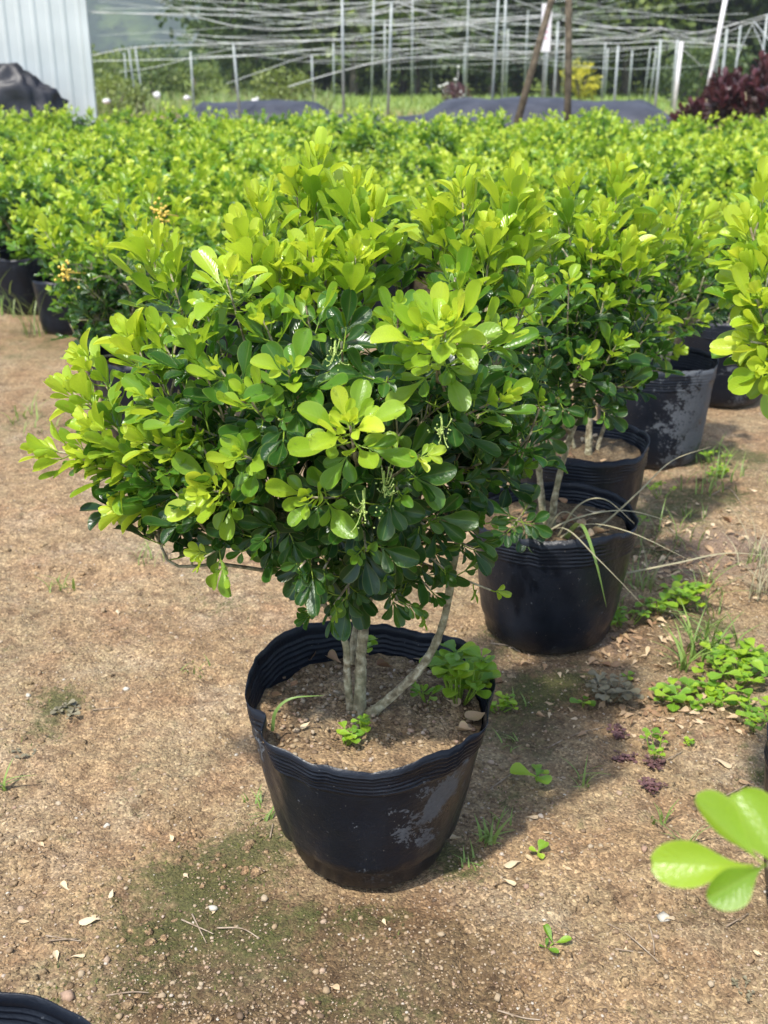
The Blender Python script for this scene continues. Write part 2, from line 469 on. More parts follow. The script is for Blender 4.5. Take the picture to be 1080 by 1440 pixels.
MOSS = [(300, 1225, .11, .07, .75), (360, 1180, .07, .05, .5), (220, 1310, .12, .07, .62), (140, 1400, .10, .05, .55), (400, 1320, .12, .06, .42), (560, 1420, .2, .05, .3), (650, 1210, .05, .05, .4), (500, 1290, .09, .03, .35), (700, 900, .05, .08, .5), (780, 960, .07, .06, .5), (1000, 880, .1, .08, .4), (930, 720, .1, .12, .6),
        (80, 985, .05, .05, .8), (60, 1030, .06, .05, .4), (690, 1030, .05, .06, .6), (620, 1200, .05, .05, .45), (330, 850, .05, .06, .45),
        (740, 985, .07, .06, .65), (960, 640, .12, .12, .75), (1040, 640, .12, .1, .9), (990, 700, .18, .12, .6), (900, 770, .12, .1, .6),
        (720, 1130, .05, .04, .4), (250, 1050, .25, .12, .10), (70, 480, .5, .35, .45), (60, 600, .2, .2, .25), (820, 960, .08, .06, .4), (1070, 1090, .04, .05, .5)]
WET_SHADE = [(300, 1260, .14, .08, .35), (430, 1400, .2, .08, .4), (800, 1000, .16, .14, .45), (900, 900, .16, .14, .5), (1000, 950, .12, .1, .4), (480, 1390, .18, .11, .9), (600, 1330, .14, .10, .6), (330, 1320, .18, .09, .62), (960, 850, .14, .12, .4), (250, 1420, .12, .05, .6), (620, 1430, .12, .06, .6), (730, 1030, .07, .10, .6), (1030, 1290, .10, .06, .5),  # damp soil in front; spots beside the pot paint the crown's shade darker
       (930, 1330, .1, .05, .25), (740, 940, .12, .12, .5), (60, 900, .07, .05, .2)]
LITTER = [(1020, 770, .22, .16, .9), (930, 800, .12, .10, .5), (860, 900, .1, .1, .6), (960, 1000, .12, .06, .4), (70, 500, .4, .3, .3)]
gx = spread(-0.95, 0.95, 0.0068, -700, 700)
gy = spread(0.88, 3.0, 0.0075, -30, 1500)
GX, GY = np.meshgrid(gx, gy)
GZ = np.array([gz(a, b) if (abs(a) < 6 and b < 14) else 0.0 for a, b in zip(GX.ravel(), GY.ravel())])
nx_, ny_ = len(gx), len(gy)
idx = np.arange(nx_ * ny_).reshape(ny_, nx_)
GF = np.stack([idx[:-1, :-1], idx[:-1, 1:], idx[1:, 1:], idx[1:, :-1]], -1).reshape(-1, 4)
fx, fy = GX.ravel(), GY.ravel()
lawn = np.clip((fy - 26) / 5, 0, 1)
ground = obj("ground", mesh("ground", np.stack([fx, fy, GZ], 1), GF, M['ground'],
             {"wet": blobs(fx, fy, WET_SHADE), "moss": blobs(fx, fy, MOSS), "lawn": lawn, "litter": blobs(fx, fy, LITTER)}))  # wet also carries the painted shade beside the pot
tag(ground, "bare sandy nursery soil with moss patches", None, None, "structure")

# hills beyond the forest edge
hv, hf = [], []
for name_, Y0, dep, hgt, w, seed, x0 in (("hill", 95, 90, 30, 260, 3.1, 30), ("distant_hill", 520, 200, 130, 900, 8.4, -160)):
    nxh, nyh = 110, 30
    XX, YY = np.meshgrid(np.linspace(-w, w, nxh) + x0, np.linspace(Y0, Y0 + dep, nyh))
    tt = (YY - Y0) / dep
    ZZ = hgt * np.sin(np.clip(tt, 0, 1) * math.pi * 0.62) ** 1.2
    ZZ = np.array([z * (0.85 + 0.45 * mnoise.noise(Vector((x / (w * .28) + seed, y / (w * .4), seed)))) + 0.035 * hgt * mnoise.noise(Vector((x / 7, y / 7, seed)))
                   for x, y, z in zip(XX.ravel(), YY.ravel(), ZZ.ravel())])
    if name_ == "hill":      # the near slope runs out towards the shed, so the farther ridge shows there
        ZZ = ZZ * np.clip((XX.ravel() + 24) / 16, 0.10, 1)
    ZZ -= 0.6 * (1 - tt.ravel())
    ii = np.arange(nxh * nyh).reshape(nyh, nxh)
    o = obj(name_, mesh(name_, np.stack([XX.ravel(), YY.ravel(), ZZ], 1), np.stack([ii[:-1, :-1], ii[:-1, 1:], ii[1:, 1:], ii[1:, :-1]], -1).reshape(-1, 4), M['hill']))
    tag(o, None, None, None, "structure")

# ------------------------------------------------------------------ leaves
def leaf_template(nl, wide, cup, bend, fold, tip=1.0, seed=0, width=0.27):
    """an obovate leaflet of length 1 along +y, upper side +z; wide columns across"""
    r = np.random.default_rng(seed)
    t = 1 - (1 - np.linspace(0, 1, nl)) ** 1.6
    pk = .68
    sm = np.clip(t / pk, 0, 1)
    w = np.where(t < pk, .055 + .945 * (sm * sm * (3 - 2 * sm)) ** 1.3, np.clip(1 - np.clip((t - pk) / (1 - pk), 0, 1) ** 2.4, 0, 1) ** (1 / 2.4))
    w = np.maximum(w, .26 * min(tip, 1) * (t > .9)) * width
    s = np.linspace(-1, 1, wide)
    V, UV = [], []
    ph = r.uniform(0, 6.28)
    for i in range(nl):
        for j in range(wide):
            x = s[j] * w[i]
            z = cup * (abs(s[j]) ** 1.7) * w[i] + fold * abs(x) + bend * t[i] ** 2 + 0.018 * math.sin(ph + 7 * t[i] + 2 * s[j]) * abs(s[j])
            y = t[i] - 0.10 * abs(bend) * t[i] ** 2 - (0.02 * (1 - abs(s[j])) if i == nl - 1 else 0)
            V.append((x, y, z)); UV.append(((s[j] + 1) / 2, t[i]))
    ii = np.arange(nl * wide).reshape(nl, wide)
    F = np.stack([ii[:-1, :-1], ii[:-1, 1:], ii[1:, 1:], ii[1:, :-1]], -1).reshape(-1, 4)
    return np.array(V), F, np.array(UV)


SHAPES = [(.42, .10, .10, 0.215), (.50, -.18, .06, .25), (.30, .20, .16, .225), (.60, -.34, .12, .26), (.38, .02, .05, .24), (.65, .26, .10, .205)]
NEAR_T = [leaf_template(10, 5, c, b, f, 1, i, w) for i, (c, b, f, w) in enumerate(SHAPES)]
NEAR_T += [leaf_template(14, 7, .30, -.12, .10, 1, 11, .225), leaf_template(14, 7, .55, .10, .22, 1, 12, .20), leaf_template(14, 7, .35, -.20, .12, 1, 13, .27)]
FAR_T = [leaf_template(5, 3, c, b, f, 1, i, w) for i, (c, b, f, w) in enumerate(SHAPES)]


class Leaves:
    """a bag of leaflets: base point, rotation (columns x across, y along, z upper), length, age, shape"""
    def __init__(s): s.p, s.R, s.L, s.age, s.sh = [], [], [], [], []

    def add(s, p, d, n, L, age, sh):
        d = unit(d); n = np.asarray(n, float); n = n - d * n.dot(d)
        if np.linalg.norm(n) < 1e-4: n = np.array((0.1, 0.2, 1.0)); n = n - d * n.dot(d)
        n = unit(n); x = np.cross(d, n)
        s.p.append(np.asarray(p, float)); s.R.append(np.stack([x, d, n], 1)); s.L.append(L); s.age.append(age); s.sh.append(sh)

    def arrays(s): return np.array(s.p), np.array(s.R), np.array(s.L), np.array(s.age), np.array(s.sh)


def leaves_mesh(name, lv, templates, mat, rng, keep=None):
    p, R, L, age, sh = lv.arrays() if isinstance(lv, Leaves) else lv
    if keep is not None: p, R, L, age, sh = p[keep], R[keep], L[keep], age[keep], sh[keep]
    Vs, Fs, Us, A, Rn, n = [], [], [], [], [], 0
    for k_ in range(len(templates)):
        m = sh == k_
        c = int(m.sum())
        if not c: continue
        TV, TF, TU = templates[k_]
        V = np.einsum('nij,vj->nvi', R[m], TV) * L[m][:, None, None] + p[m][:, None, :]
        nv = len(TV)
        Vs.append(V.reshape(-1, 3)); Fs.append((TF[None] + (np.arange(c) * nv)[:, None, None]).reshape(-1, 4) + n)
        Us.append(np.tile(TU, (c, 1))); A.append(np.repeat(age[m], nv)); Rn.append(np.repeat(rng.random(c), nv)); n += c * nv
    return mesh(name, np.concatenate(Vs), np.concatenate(Fs), mat, {"age": np.concatenate(A), "rnd": np.concatenate(Rn)}, np.concatenate(Us))


def compound(lv, p, d, n, size, age, rng, pairs=2, stalks=None, tight=0.0):
    """a pinnate leaf: short stalk, pairs of leaflets and one at the end"""
    d, n = unit(d), np.asarray(n, float)
    side = unit(np.cross(d, n))
    n = unit(np.cross(side, d))
    ra = size * (0.24 + 0.25 * pairs) * rng.uniform(.85, 1.1)
    end = np.asarray(p) + d * ra
    if stalks is not None: stalks.append((np.asarray(p), end))
    lv.add(end - d * 0.004, unit(d + 0.06 * rng.normal(size=3)), n + 0.10 * rng.normal(size=3), size * rng.uniform(.95, 1.15), age, rng.integers(6))
    for q in range(pairs):
        b = np.asarray(p) + d * ra * ((q + 1.05) / (pairs + .35))
        for sg in (-1, 1):
            dd = unit(d * 0.75 + side * sg * (0.70 - .22 * tight) + n * rng.uniform(0, .15) + 0.06 * rng.normal(size=3))
            lv.add(b, dd, n + side * sg * -0.2 + 0.10 * rng.normal(size=3), size * rng.uniform(.7, .98) * (0.78 + .22 * q), age, rng.integers(6))


def shoot(lv, tip, axis, rng, size=0.040, n=7, length=0.12, age0=0.0, age1=0.7, open0=22, open1=78, stalks=None, pairs=2):
    """leaves set spirally along a shoot that ends at tip: the youngest upright at the tip"""
    axis = unit(axis); ref = unit(np.cross(axis, rng.normal(size=3))); ref2 = np.cross(axis, ref)
    az = rng.uniform(0, 6.28)
    for i in range(n):
        f = i / max(1, n - 1)
        p = np.asarray(tip) - axis * length * f
        az += 2.4 + rng.normal() * .2
        rad = math.cos(az) * ref + math.sin(az) * ref2
        el = math.radians(open0 + (open1 - open0) * f ** 0.8 + rng.normal() * 8)
        d = axis * math.cos(el) + rad * math.sin(el)
        d = d + np.array((0, 0, -0.10)) * f
        up = axis * math.sin(el) - rad * math.cos(el) + np.array((0, 0, 0.25))
        a = np.clip(age0 + (age1 - age0) * f ** 1.1 + rng.normal() * .05, 0, 1)
        sz = size * (0.62 + 0.50 * min(1, f * 2.4)) * rng.uniform(.82, 1.14)
        if i < 2: sz = size * .55
        compound(lv, p, d, up, sz, a, rng, pairs if rng.random() < .8 else max(1, pairs - 1), stalks, max(0, 1 - 1.3 * f) if open0 < 20 else .15)


def stem_paths(base_paths, tips, rng):
    """joins each shoot to the stem set by a curved twig"""
    nodes = [(pt, r) for P, R in base_paths for pt, r in zip(P, R)]
    N = np.array([n_[0] for n_ in nodes]); NR = np.array([n_[1] for n_ in nodes])
    out = []
    for t, ax in tips:
        t = np.asarray(t); b = t - unit(ax) * 0.11
        dist = np.linalg.norm(N - b, axis=1) + np.clip(N[:, 2] - b[2] + 0.03, 0, 1) * 2.5
        i = int(np.argmin(dist))
        a = N[i]; mid = (a + b) / 2 + np.array((0, 0, 0.015)) + rng.normal(size=3) * .008
        P = spline([a, mid, b, t], 4)
        r0 = min(NR[i] * .8, 0.0045)
        R = np.linspace(r0, 0.0013, len(P))
        out.append((P, R))
        N = np.vstack([N, P[2:-3]]); NR = np.concatenate([NR, R[2:-3]])
    return out


def grow_bag(name, rt, rb, h, seed, parent, lean=(0, 0), dust_sheen=None, dips=None, ribs=6, nseg=88, fold=None, loc=None):
    """a thin black film pot: ribbed band under an uneven rim, rounded foot, wall with an inside"""
    rng = np.random.default_rng(seed)
    prof = [(0.0, 0.25), (0.0, 0.72), (0.004, 0.90), (0.014, 0.985), (0.04, 1.02)]
    prof = [(z, rb * s) for z, s in prof]
    zs = np.linspace(0.055, h - 0.062, 13)
    prof += [(z, rb + (rt - rb) * (z / h) ** 0.8) for z in zs]
    z = h - 0.058; ribz = {}
    step = 0.046 / ribs
    for i in range(ribs):
        for q, bump_ in ((0.0, 0.0), (0.35, 0.0013), (0.6, 0.0013), (0.85, -0.0005)):
            prof.append((z + (i + q) * step, rb + (rt - rb) * ((z + (i + q) * step) / h) ** 0.8 + bump_)); ribz[len(prof) - 1] = bump_
    prof.append((h, rt + 0.001))
    outer = len(prof)
    prof += [(zz - (0.0012 if i == 0 else 0.0), rr - 0.0016) for i, (zz, rr) in enumerate(prof[::-1]) if zz > 0.02]
    ph = rng.uniform(0, 6.28, 8)
    V, D = [], []
    for q, (zz, rr) in enumerate(prof):
        f = zz / h
        for k_ in range(nseg):
            t = 2 * math.pi * k_ / nseg
            c = mnoise.noise(Vector((math.cos(t) * 1.6 + seed * 3.7, math.sin(t) * 1.6, zz * 5)))
            c2 = mnoise.noise(Vector((math.cos(t) * 5 + seed, math.sin(t) * 5, zz * 14))) - 1.3 * (1 - min(1, 7 * abs(mnoise.noise(Vector((math.cos(t) * 2.3 + seed, math.sin(t) * 2.3, zz * 9)))))) * (.9 - .6 * f)
            r = rr * (1 + 0.036 * c * (0.35 + f) + 0.014 * c2)
            dz = 0.0
            if dips is not None: dz += dips(t)
            dz += 0.0045 * math.sin(3 * t + ph[0]) + 0.005 * mnoise.noise(Vector((math.cos(t) * 3.5, math.sin(t) * 3.5, seed * 1.7))) + 0.003 * mnoise.noise(Vector((math.cos(t) * 11, math.sin(t) * 11, seed * 2.3)))
            if q in ribz: r += ribz[q] * 1.8 * mnoise.noise(Vector((math.cos(t) * 2.2 + seed, math.sin(t) * 2.2, zz * 55)))
            if fold is not None: r += fold(t, f)
            zz2 = zz + dz * max(0, (f - 0.45) / 0.55) ** 1.5
            V.append((r * math.cos(t) + lean[0] * f, r * math.sin(t) + lean[1] * f, zz2))
            D.append(dust_sheen(t, f) if dust_sheen is not None else 0.0)
    n = nseg
    F = [(q * n + k_, q * n + (k_ + 1) % n, (q + 1) * n + (k_ + 1) % n, (q + 1) * n + k_) for q in range(len(prof) - 1) for k_ in range(n)]
    F.append(tuple(range(n - 1, -1, -1)))
    return obj(name, mesh(name, V, F, M['plastic'], {"dust_sheen": D}), parent, loc)


def soil_disc(r, z, seed, parent, lean=(0, 0), name="potting_soil", mat='soil'):
    V, F, nr, ns = [(lean[0], lean[1], z)], [], 22, 72
    for i in range(1, nr + 1):
        for k_ in range(ns):
            t = 2 * math.pi * k_ / ns; rr = r * i / nr
            x, y = rr * math.cos(t), rr * math.sin(t)
            hgt = 0.012 * mnoise.noise(Vector((x * 14 + seed, y * 14, 1))) + 0.006 * mnoise.noise(Vector((x * 45, y * 45, seed))) + 0.003 * mnoise.noise(Vector((x * 120, y * 120, seed)))
            V.append((x + lean[0], y + lean[1], z + hgt))
    F = [(0, 1 + k_, 1 + (k_ + 1) % ns) for k_ in range(ns)]
    F += [(1 + (i - 1) * ns + k_, 1 + i * ns + k_, 1 + i * ns + (k_ + 1) % ns, 1 + (i - 1) * ns + (k_ + 1) % ns) for i in range(1, nr) for k_ in range(ns)]
    return obj(name, mesh(name, V, F, M[mat]), parent)


ICO_V = []
_ph = (1 + 5 ** .5) / 2
for a_, b_ in ((-1, _ph), (1, _ph), (-1, -_ph), (1, -_ph)):
    ICO_V += [(a_, b_, 0)]
for a_, b_ in ((-1, _ph), (1, _ph), (-1, -_ph), (1, -_ph)):
    ICO_V += [(0, a_, b_)]
for a_, b_ in ((_ph, -1), (_ph, 1), (-_ph, -1), (-_ph, 1)):
    ICO_V += [(a_, 0, b_)]
ICO_V = np.array(ICO_V) / np.linalg.norm((1, _ph))
ICO_F = np.array([(0, 11, 5), (0, 5, 1), (0, 1, 7), (0, 7, 10), (0, 10, 11), (1, 5, 9), (5, 11, 4), (11, 10, 2), (10, 7, 6), (7, 1, 8),
                  (3, 9, 4), (3, 4, 2), (3, 2, 6), (3, 6, 8), (3, 8, 9), (4, 9, 5), (2, 4, 11), (6, 2, 10), (8, 6, 7), (9, 8, 1)])


def pebbles_mesh(name, P, R, rng, mat, flat=0.62, rnd=None, jitter=.2, smooth=False):
    n = len(P)
    V = ICO_V[None] * (1 + jitter * rng.normal(size=(n, 12, 1))) * np.stack([rng.uniform(.75, 1.25, n), rng.uniform(.75, 1.25, n), np.full(n, flat)], 1)[:, None, :] * R[:, None, None]
    a = rng.uniform(0, 6.28, n); c, s_ = np.cos(a), np.sin(a)
    X = V[..., 0] * c[:, None] - V[..., 1] * s_[:, None]; Y = V[..., 0] * s_[:, None] + V[..., 1] * c[:, None]
    V = np.stack([X, Y, V[..., 2]], -1) + P[:, None, :]
    F = (ICO_F[None] + (np.arange(n) * 12)[:, None, None]).reshape(-1, 3)
    return mesh(name, V.reshape(-1, 3), F, mat, {"rnd": np.repeat(rng.random(n) if rnd is None else rnd, 12)}, None, smooth)


# ------------------------------------------------------------------ the potted shrubs that stand close by
LEAF_CACHE = {}


def leaf_piece(sh, bucket):
    key = (int(sh), int(bucket))
    if key not in LEAF_CACHE:
        V, F, U = NEAR_T[key[0]]
        LEAF_CACHE[key] = mesh("leaf", V, F, M['leaf'], {"age": np.full(len(V), bucket / 9.0), "rnd": np.full(len(V), 0.0)}, U)
    return LEAF_CACHE[key]


NEAR = []     # (root, Leaves, number of single leaves, rng)


def near_shrub(name, loc, label, seed, explicit, fill, stems, pot, n_single, soil_z=0.226, group=None, size=0.040, cat="shrub", soil_r=.161, lean=(0, 0), droop=None):
    """explicit: [(tip (world), axis, kwargs)]; fill: (centre (world), radii, count); stems: [(points (world), r0, r1)]"""
    rng = np.random.default_rng(seed)
    root = empty(name, loc, label, cat, group)
    L0 = np.array(loc, float)
    lv, tips, stalks = Leaves(), [], []
    for tip, ax, kw in explicit:
        kw = dict(kw); kw.setdefault('size', size)
        shoot(lv, np.asarray(tip) - L0, ax, rng, stalks=stalks, **kw); tips.append((np.asarray(tip) - L0, unit(ax)))
    for cen, rad, cnt in fill:
        cen = np.asarray(cen) - L0; rad = np.asarray(rad)
        for _ in range(cnt):
            u = unit(rng.normal(size=3)); rr = rng.uniform(.45, 1.0) ** .5
            if u[2] < -0.55: u[2] *= -0.4; u = unit(u)
            tip = cen + u * rad * rr
            ax = unit(u * np.array((1, 1, .6)) * .75 + np.array((0, 0, .62)) + .25 * rng.normal(size=3))
            hi = (u[2] * rr + 1) / 2
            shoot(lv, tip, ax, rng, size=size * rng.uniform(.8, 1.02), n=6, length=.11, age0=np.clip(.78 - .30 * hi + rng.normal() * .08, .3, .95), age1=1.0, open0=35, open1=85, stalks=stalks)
            tips.append((tip, ax))
    bases = []
    for pts, r0, r1 in stems:
        P = spline(np.asarray(pts, float) - L0, 6)
        R = np.linspace(r0, r1, len(P)) * (1 + .07 * rng.normal(size=len(P)))
        R[:4] *= np.array((1.4, 1.18, 1.07, 1.03))
        bases.append((P, R))
        so_ = MB().tube(P, R, 10).build("stem", M['bark'], root)
        first_stem = so_ if len(bases) == 1 else first_stem
    tw = MB()
    for P, R in stem_paths(bases, tips, rng): tw.tube(P, R, 5)
    tag(tw.build("twigs", M['bark'], first_stem), None, None, None, "stuff")
    st = MB()
    for a, b in stalks: st.tube([a, (a + b) / 2 + np.array((0, 0, -.001)), b], [0.0011, 0.0010, 0.0007], 3, caps=False)
    V = np.concatenate(st.v)
    o = obj("leaf_stalks", mesh("leaf_stalks", V, np.array(st.f), M['leaf'], {"age": np.full(len(V), .35), "rnd": np.concatenate(st.a)}), root)
    tag(o, None, None, None, "stuff")
    pot(root)
    if soil_z: soil_disc(soil_r, soil_z, seed, root, lean, mat='soil' if seed == 11 else 'soil_shaded')
    NEAR.append((root, L0, lv, n_single, rng))
    return root, lv


def split_leaves():
    """the leaves that show largest become pieces of their own; the rest of each crown is one mass"""
    B = 3.0
    W, H = int(1080 / B), int(1440 / B)
    zbuf = np.full(W * H, 1e9); own = np.full(W * H, -1, np.int64)
    offs, tot = [], 0
    for root, L0, lv, n_single, rng in NEAR:
        p, R, L, age, sh = lv.arrays()
        offs.append(tot)
        for fy_ in (.3, .5, .62, .75, .88):
            for fx_ in (-.17, 0, .17):
                pt = p + L0 + (R[:, :, 1] * fy_ + R[:, :, 0] * fx_ * (0.5 if fy_ < .5 else 1)) * L[:, None]
                x, y, d = project(pt)
                ok = (x >= 0) & (x < 1080) & (y >= 0) & (y < 1440) & (d > .1)
                c = (y[ok] / B).astype(int) * W + (x[ok] / B).astype(int)
                ids = np.nonzero(ok)[0] + tot; dd = d[ok]
                o_ = np.argsort(-dd)
                c, ids, dd = c[o_], ids[o_], dd[o_]
                better = dd < zbuf[c]
                zbuf[c[better]] = dd[better]; own[c[better]] = ids[better]
        tot += len(p)
    cnt = np.bincount(own[own >= 0], minlength=tot).astype(float)
    for (root, L0, lv, n_single, rng), o0 in zip(NEAR, offs):
        p, R, L, age, sh = lv.arrays()
        c = cnt[o0:o0 + len(p)]
        top = np.argsort(-c)[:n_single]
        top = top[c[top] > 0]
        for i in top:
            lf = bpy.data.objects.new("leaf", leaf_piece(sh[i], min(9, max(0, round(age[i] * 9)))))
            m = np.eye(4); m[:3, :3] = R[i] * L[i]; m[:3, 3] = p[i]
            link(lf, root); lf.matrix_local = Matrix(m.tolist())
        keep = np.ones(len(p), bool); keep[top] = False
        if keep.any():
            tag(obj("foliage", leaves_mesh("foliage", lv, NEAR_T, M['leaf'], rng, keep), root), None, None, None, "stuff")
        NEARVIS.append(top)


NEARVIS = []


def up(dx=0.0, dy=0.0, dz=1.0): return (dx, dy, dz)


# ---- the shrub in the middle
E = []


def e(px, py, Y, ax, **kw): E.append((at(px, py, Y), ax, kw))


tall = dict(n=19, length=.115, age0=0.0, age1=.60, open0=14, open1=62, pairs=1, size=.0455)
mid_ = dict(n=12, length=.09, age0=.16, age1=.88, open0=18, open1=78, pairs=1)
ros = dict(n=14, length=.055, age0=.0, age1=.46, open0=16, open1=86, pairs=1, size=.0420)
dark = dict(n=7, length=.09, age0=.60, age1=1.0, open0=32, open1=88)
side_ = dict(n=15, length=.10, age0=.02, age1=.60, open0=14, open1=66, pairs=1, size=.0405)
e(448, 228, 1.52, up(.05, .1), **tall); e(415, 262, 1.50, up(-.15, 0), **tall); e(500, 268, 1.40, up(.08, -.05), **tall); e(525, 300, 1.36, up(.2, -.1), **tall)
e(366, 292, 1.40, up(-.12, 0), **tall); e(345, 330, 1.34, up(-.25, -.05), **tall); e(207, 345, 1.42, up(-.30, 0), **tall); e(240, 385, 1.40, up(-.2, 0), **mid_)
e(318, 392, 1.26, up(-.15, -.3), **ros); e(185, 478, 1.32, up(-.55, -.05), **tall); e(225, 470, 1.28, up(-.35, -.1), **mid_); e(265, 470, 1.22, up(-.3, -.2), **mid_)
e(98, 548, 1.34, up(-.8, 0, .75), **side_); e(62, 632, 1.33, up(-1.0, 0, .15), **side_); e(130, 600, 1.28, up(-.7, -.1, .6), **side_); e(150, 650, 1.30, up(-.8, -.1, .2), **side_)
e(628, 458, 1.13, up(.05, -.75, .8), **ros); e(605, 470, 1.15, up(-.2, -.6, .8), **ros)
e(492, 598, 1.09, up(-.05, -.85, .75), **ros); e(590, 640, 1.12, up(.3, -.7, .5), n=5, length=.06, age0=.1, age1=.45, open0=30, open1=85)
e(300, 690, 1.18, up(-.35, -.8, .4), **ros); e(285, 785, 1.20, up(-.4, -.7, .0), n=6, length=.08, age0=.15, age1=.6, open0=28, open1=85)
e(705, 560, 1.17, up(.7, -.5, .5), **mid_); e(720, 262, 1.40, up(.05, 0), **tall); e(745, 300, 1.42, up(.2, -.05), **tall); e(650, 268, 1.48, up(-.05, 0), **tall); e(610, 300, 1.48, up(-.2, 0), **tall)
e(690, 330, 1.36, up(.05, -.15), **tall); e(655, 350, 1.38, up(-.15, -.1), **mid_); e(440, 350, 1.34, up(0, -.15), **tall); e(560, 350, 1.44, up(0, 0), **mid_)
e(405, 520, 1.14, up(-.1, -.6, .6), **mid_); e(392, 590, 1.13, up(-.1, -.8, .3), **dark); e(250, 590, 1.22, up(-.6, -.5, .5), **mid_); e(175, 715, 1.28, up(-.9, -.2, -.1), **side_)
e(435, 700, 1.11, up(-.3, -.8, .3), **mid_); e(515, 775, 1.12, up(.1, -.85, .0), **dark); e(680, 735, 1.24, up(.8, -.4, .1), **dark); e(600, 740, 1.16, up(.4, -.7, .0), **dark)
e(340, 640, 1.14, up(-.3, -.7, .4), **mid_); e(350, 560, 1.15, up(-.2, -.6, .6), **mid_); e(545, 530, 1.15, up(.0, -.8, .4), **dark); e(700, 470, 1.24, up(.5, -.4, .6), **mid_)
e(480, 480, 1.18, up(0, -.6, .7), **dark); e(430, 430, 1.24, up(-.1, -.4, .8), **mid_); e(560, 440, 1.24, up(.0, -.4, .8), **mid_); e(640, 390, 1.30, up(0, -.3, .9), **mid_)
e(420, 800, 1.16, up(-.3, -.8, -.1), **dark); e(470, 850, 1.20, up(-.3, -.6, -.2), n=4, length=.05, age0=.4, age1=.8, open0=40, open1=90); e(590, 860, 1.30, up(.3, -.4, -.1), n=3, length=.04, age0=.4, age1=.7)
e(690, 830, 1.32, up(.9, -.2, -.3), n=3, length=.05, age0=.3, age1=.7); e(380, 750, 1.17, up(-.3, -.8, .1), **dark); e(255, 640, 1.24, up(-.6, -.6, .2), **mid_)
e(560, 690, 1.12, up(.1, -.9, .1), **dark); e(640, 560, 1.16, up(.2, -.8, .4), **dark); e(310, 520, 1.20, up(-.3, -.5, .7), **mid_); e(210, 560, 1.26, up(-.6, -.3, .6), **mid_)
e(370, 450, 1.24, up(-.2, -.4, .8), **mid_); e(500, 360, 1.32, up(.1, -.2), **tall); e(390, 370, 1.33, up(-.1, -.15), **tall); e(290, 440, 1.28, up(-.25, -.2), **mid_); e(750, 400, 1.34, up(.3, -.2, .9), **mid_)
for a_ in ((118, 505, 1.38, up(-.6, 0, .9)), (120, 645, 1.30, up(-.9, -.1, .3)), (200, 620, 1.24, up(-.7, -.4, .4))):
    e(*a_, **side_)
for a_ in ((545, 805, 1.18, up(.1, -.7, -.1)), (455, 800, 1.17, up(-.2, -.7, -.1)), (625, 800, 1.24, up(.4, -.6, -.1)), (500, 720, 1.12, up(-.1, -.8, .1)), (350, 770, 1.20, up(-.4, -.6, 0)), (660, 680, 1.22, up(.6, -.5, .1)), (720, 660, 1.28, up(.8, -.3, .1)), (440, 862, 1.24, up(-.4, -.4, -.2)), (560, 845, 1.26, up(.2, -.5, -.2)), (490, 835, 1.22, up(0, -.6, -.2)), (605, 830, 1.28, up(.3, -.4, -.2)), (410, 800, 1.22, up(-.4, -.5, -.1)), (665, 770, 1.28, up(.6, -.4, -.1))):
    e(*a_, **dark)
MAIN_E = E
MAIN_FILL = [((-.06, 1.37, .64), (.23, .17, .15), 60), ((-.20, 1.34, .59), (.18, .15, .10), 28), ((.08, 1.37, .645), (.15, .15, .16), 30)]
S0 = lambda px, py, Y: at(px, py, Y)
MAIN_STEMS = [
    ([S0(505, 1012, 1.345), S0(507, 960, 1.345), S0(508, 915, 1.35), S0(516, 850, 1.36), S0(524, 780, 1.38), S0(505, 680, 1.38), S0(480, 560, 1.40), S0(460, 430, 1.45), S0(452, 330, 1.5)], .0094, .0036),
    ([S0(494, 1008, 1.35), S0(488, 950, 1.345), S0(486, 905, 1.345), S0(464, 862, 1.345), S0(420, 800, 1.34), S0(360, 720, 1.33), S0(290, 630, 1.33), S0(230, 540, 1.36)], .0060, .003),
    ([S0(520, 1005, 1.34), S0(556, 975, 1.335), S0(595, 935, 1.34), S0(622, 880, 1.35), S0(637, 800, 1.36), S0(652, 700, 1.38), S0(664, 560, 1.38), S0(690, 420, 1.4)], .0072, .003),
    ([S0(498, 935, 1.36), S0(497, 900, 1.38), S0(510, 850, 1.40), S0(560, 740, 1.42), S0(600, 600, 1.43), S0(600, 450, 1.45)], .0050, .003)]


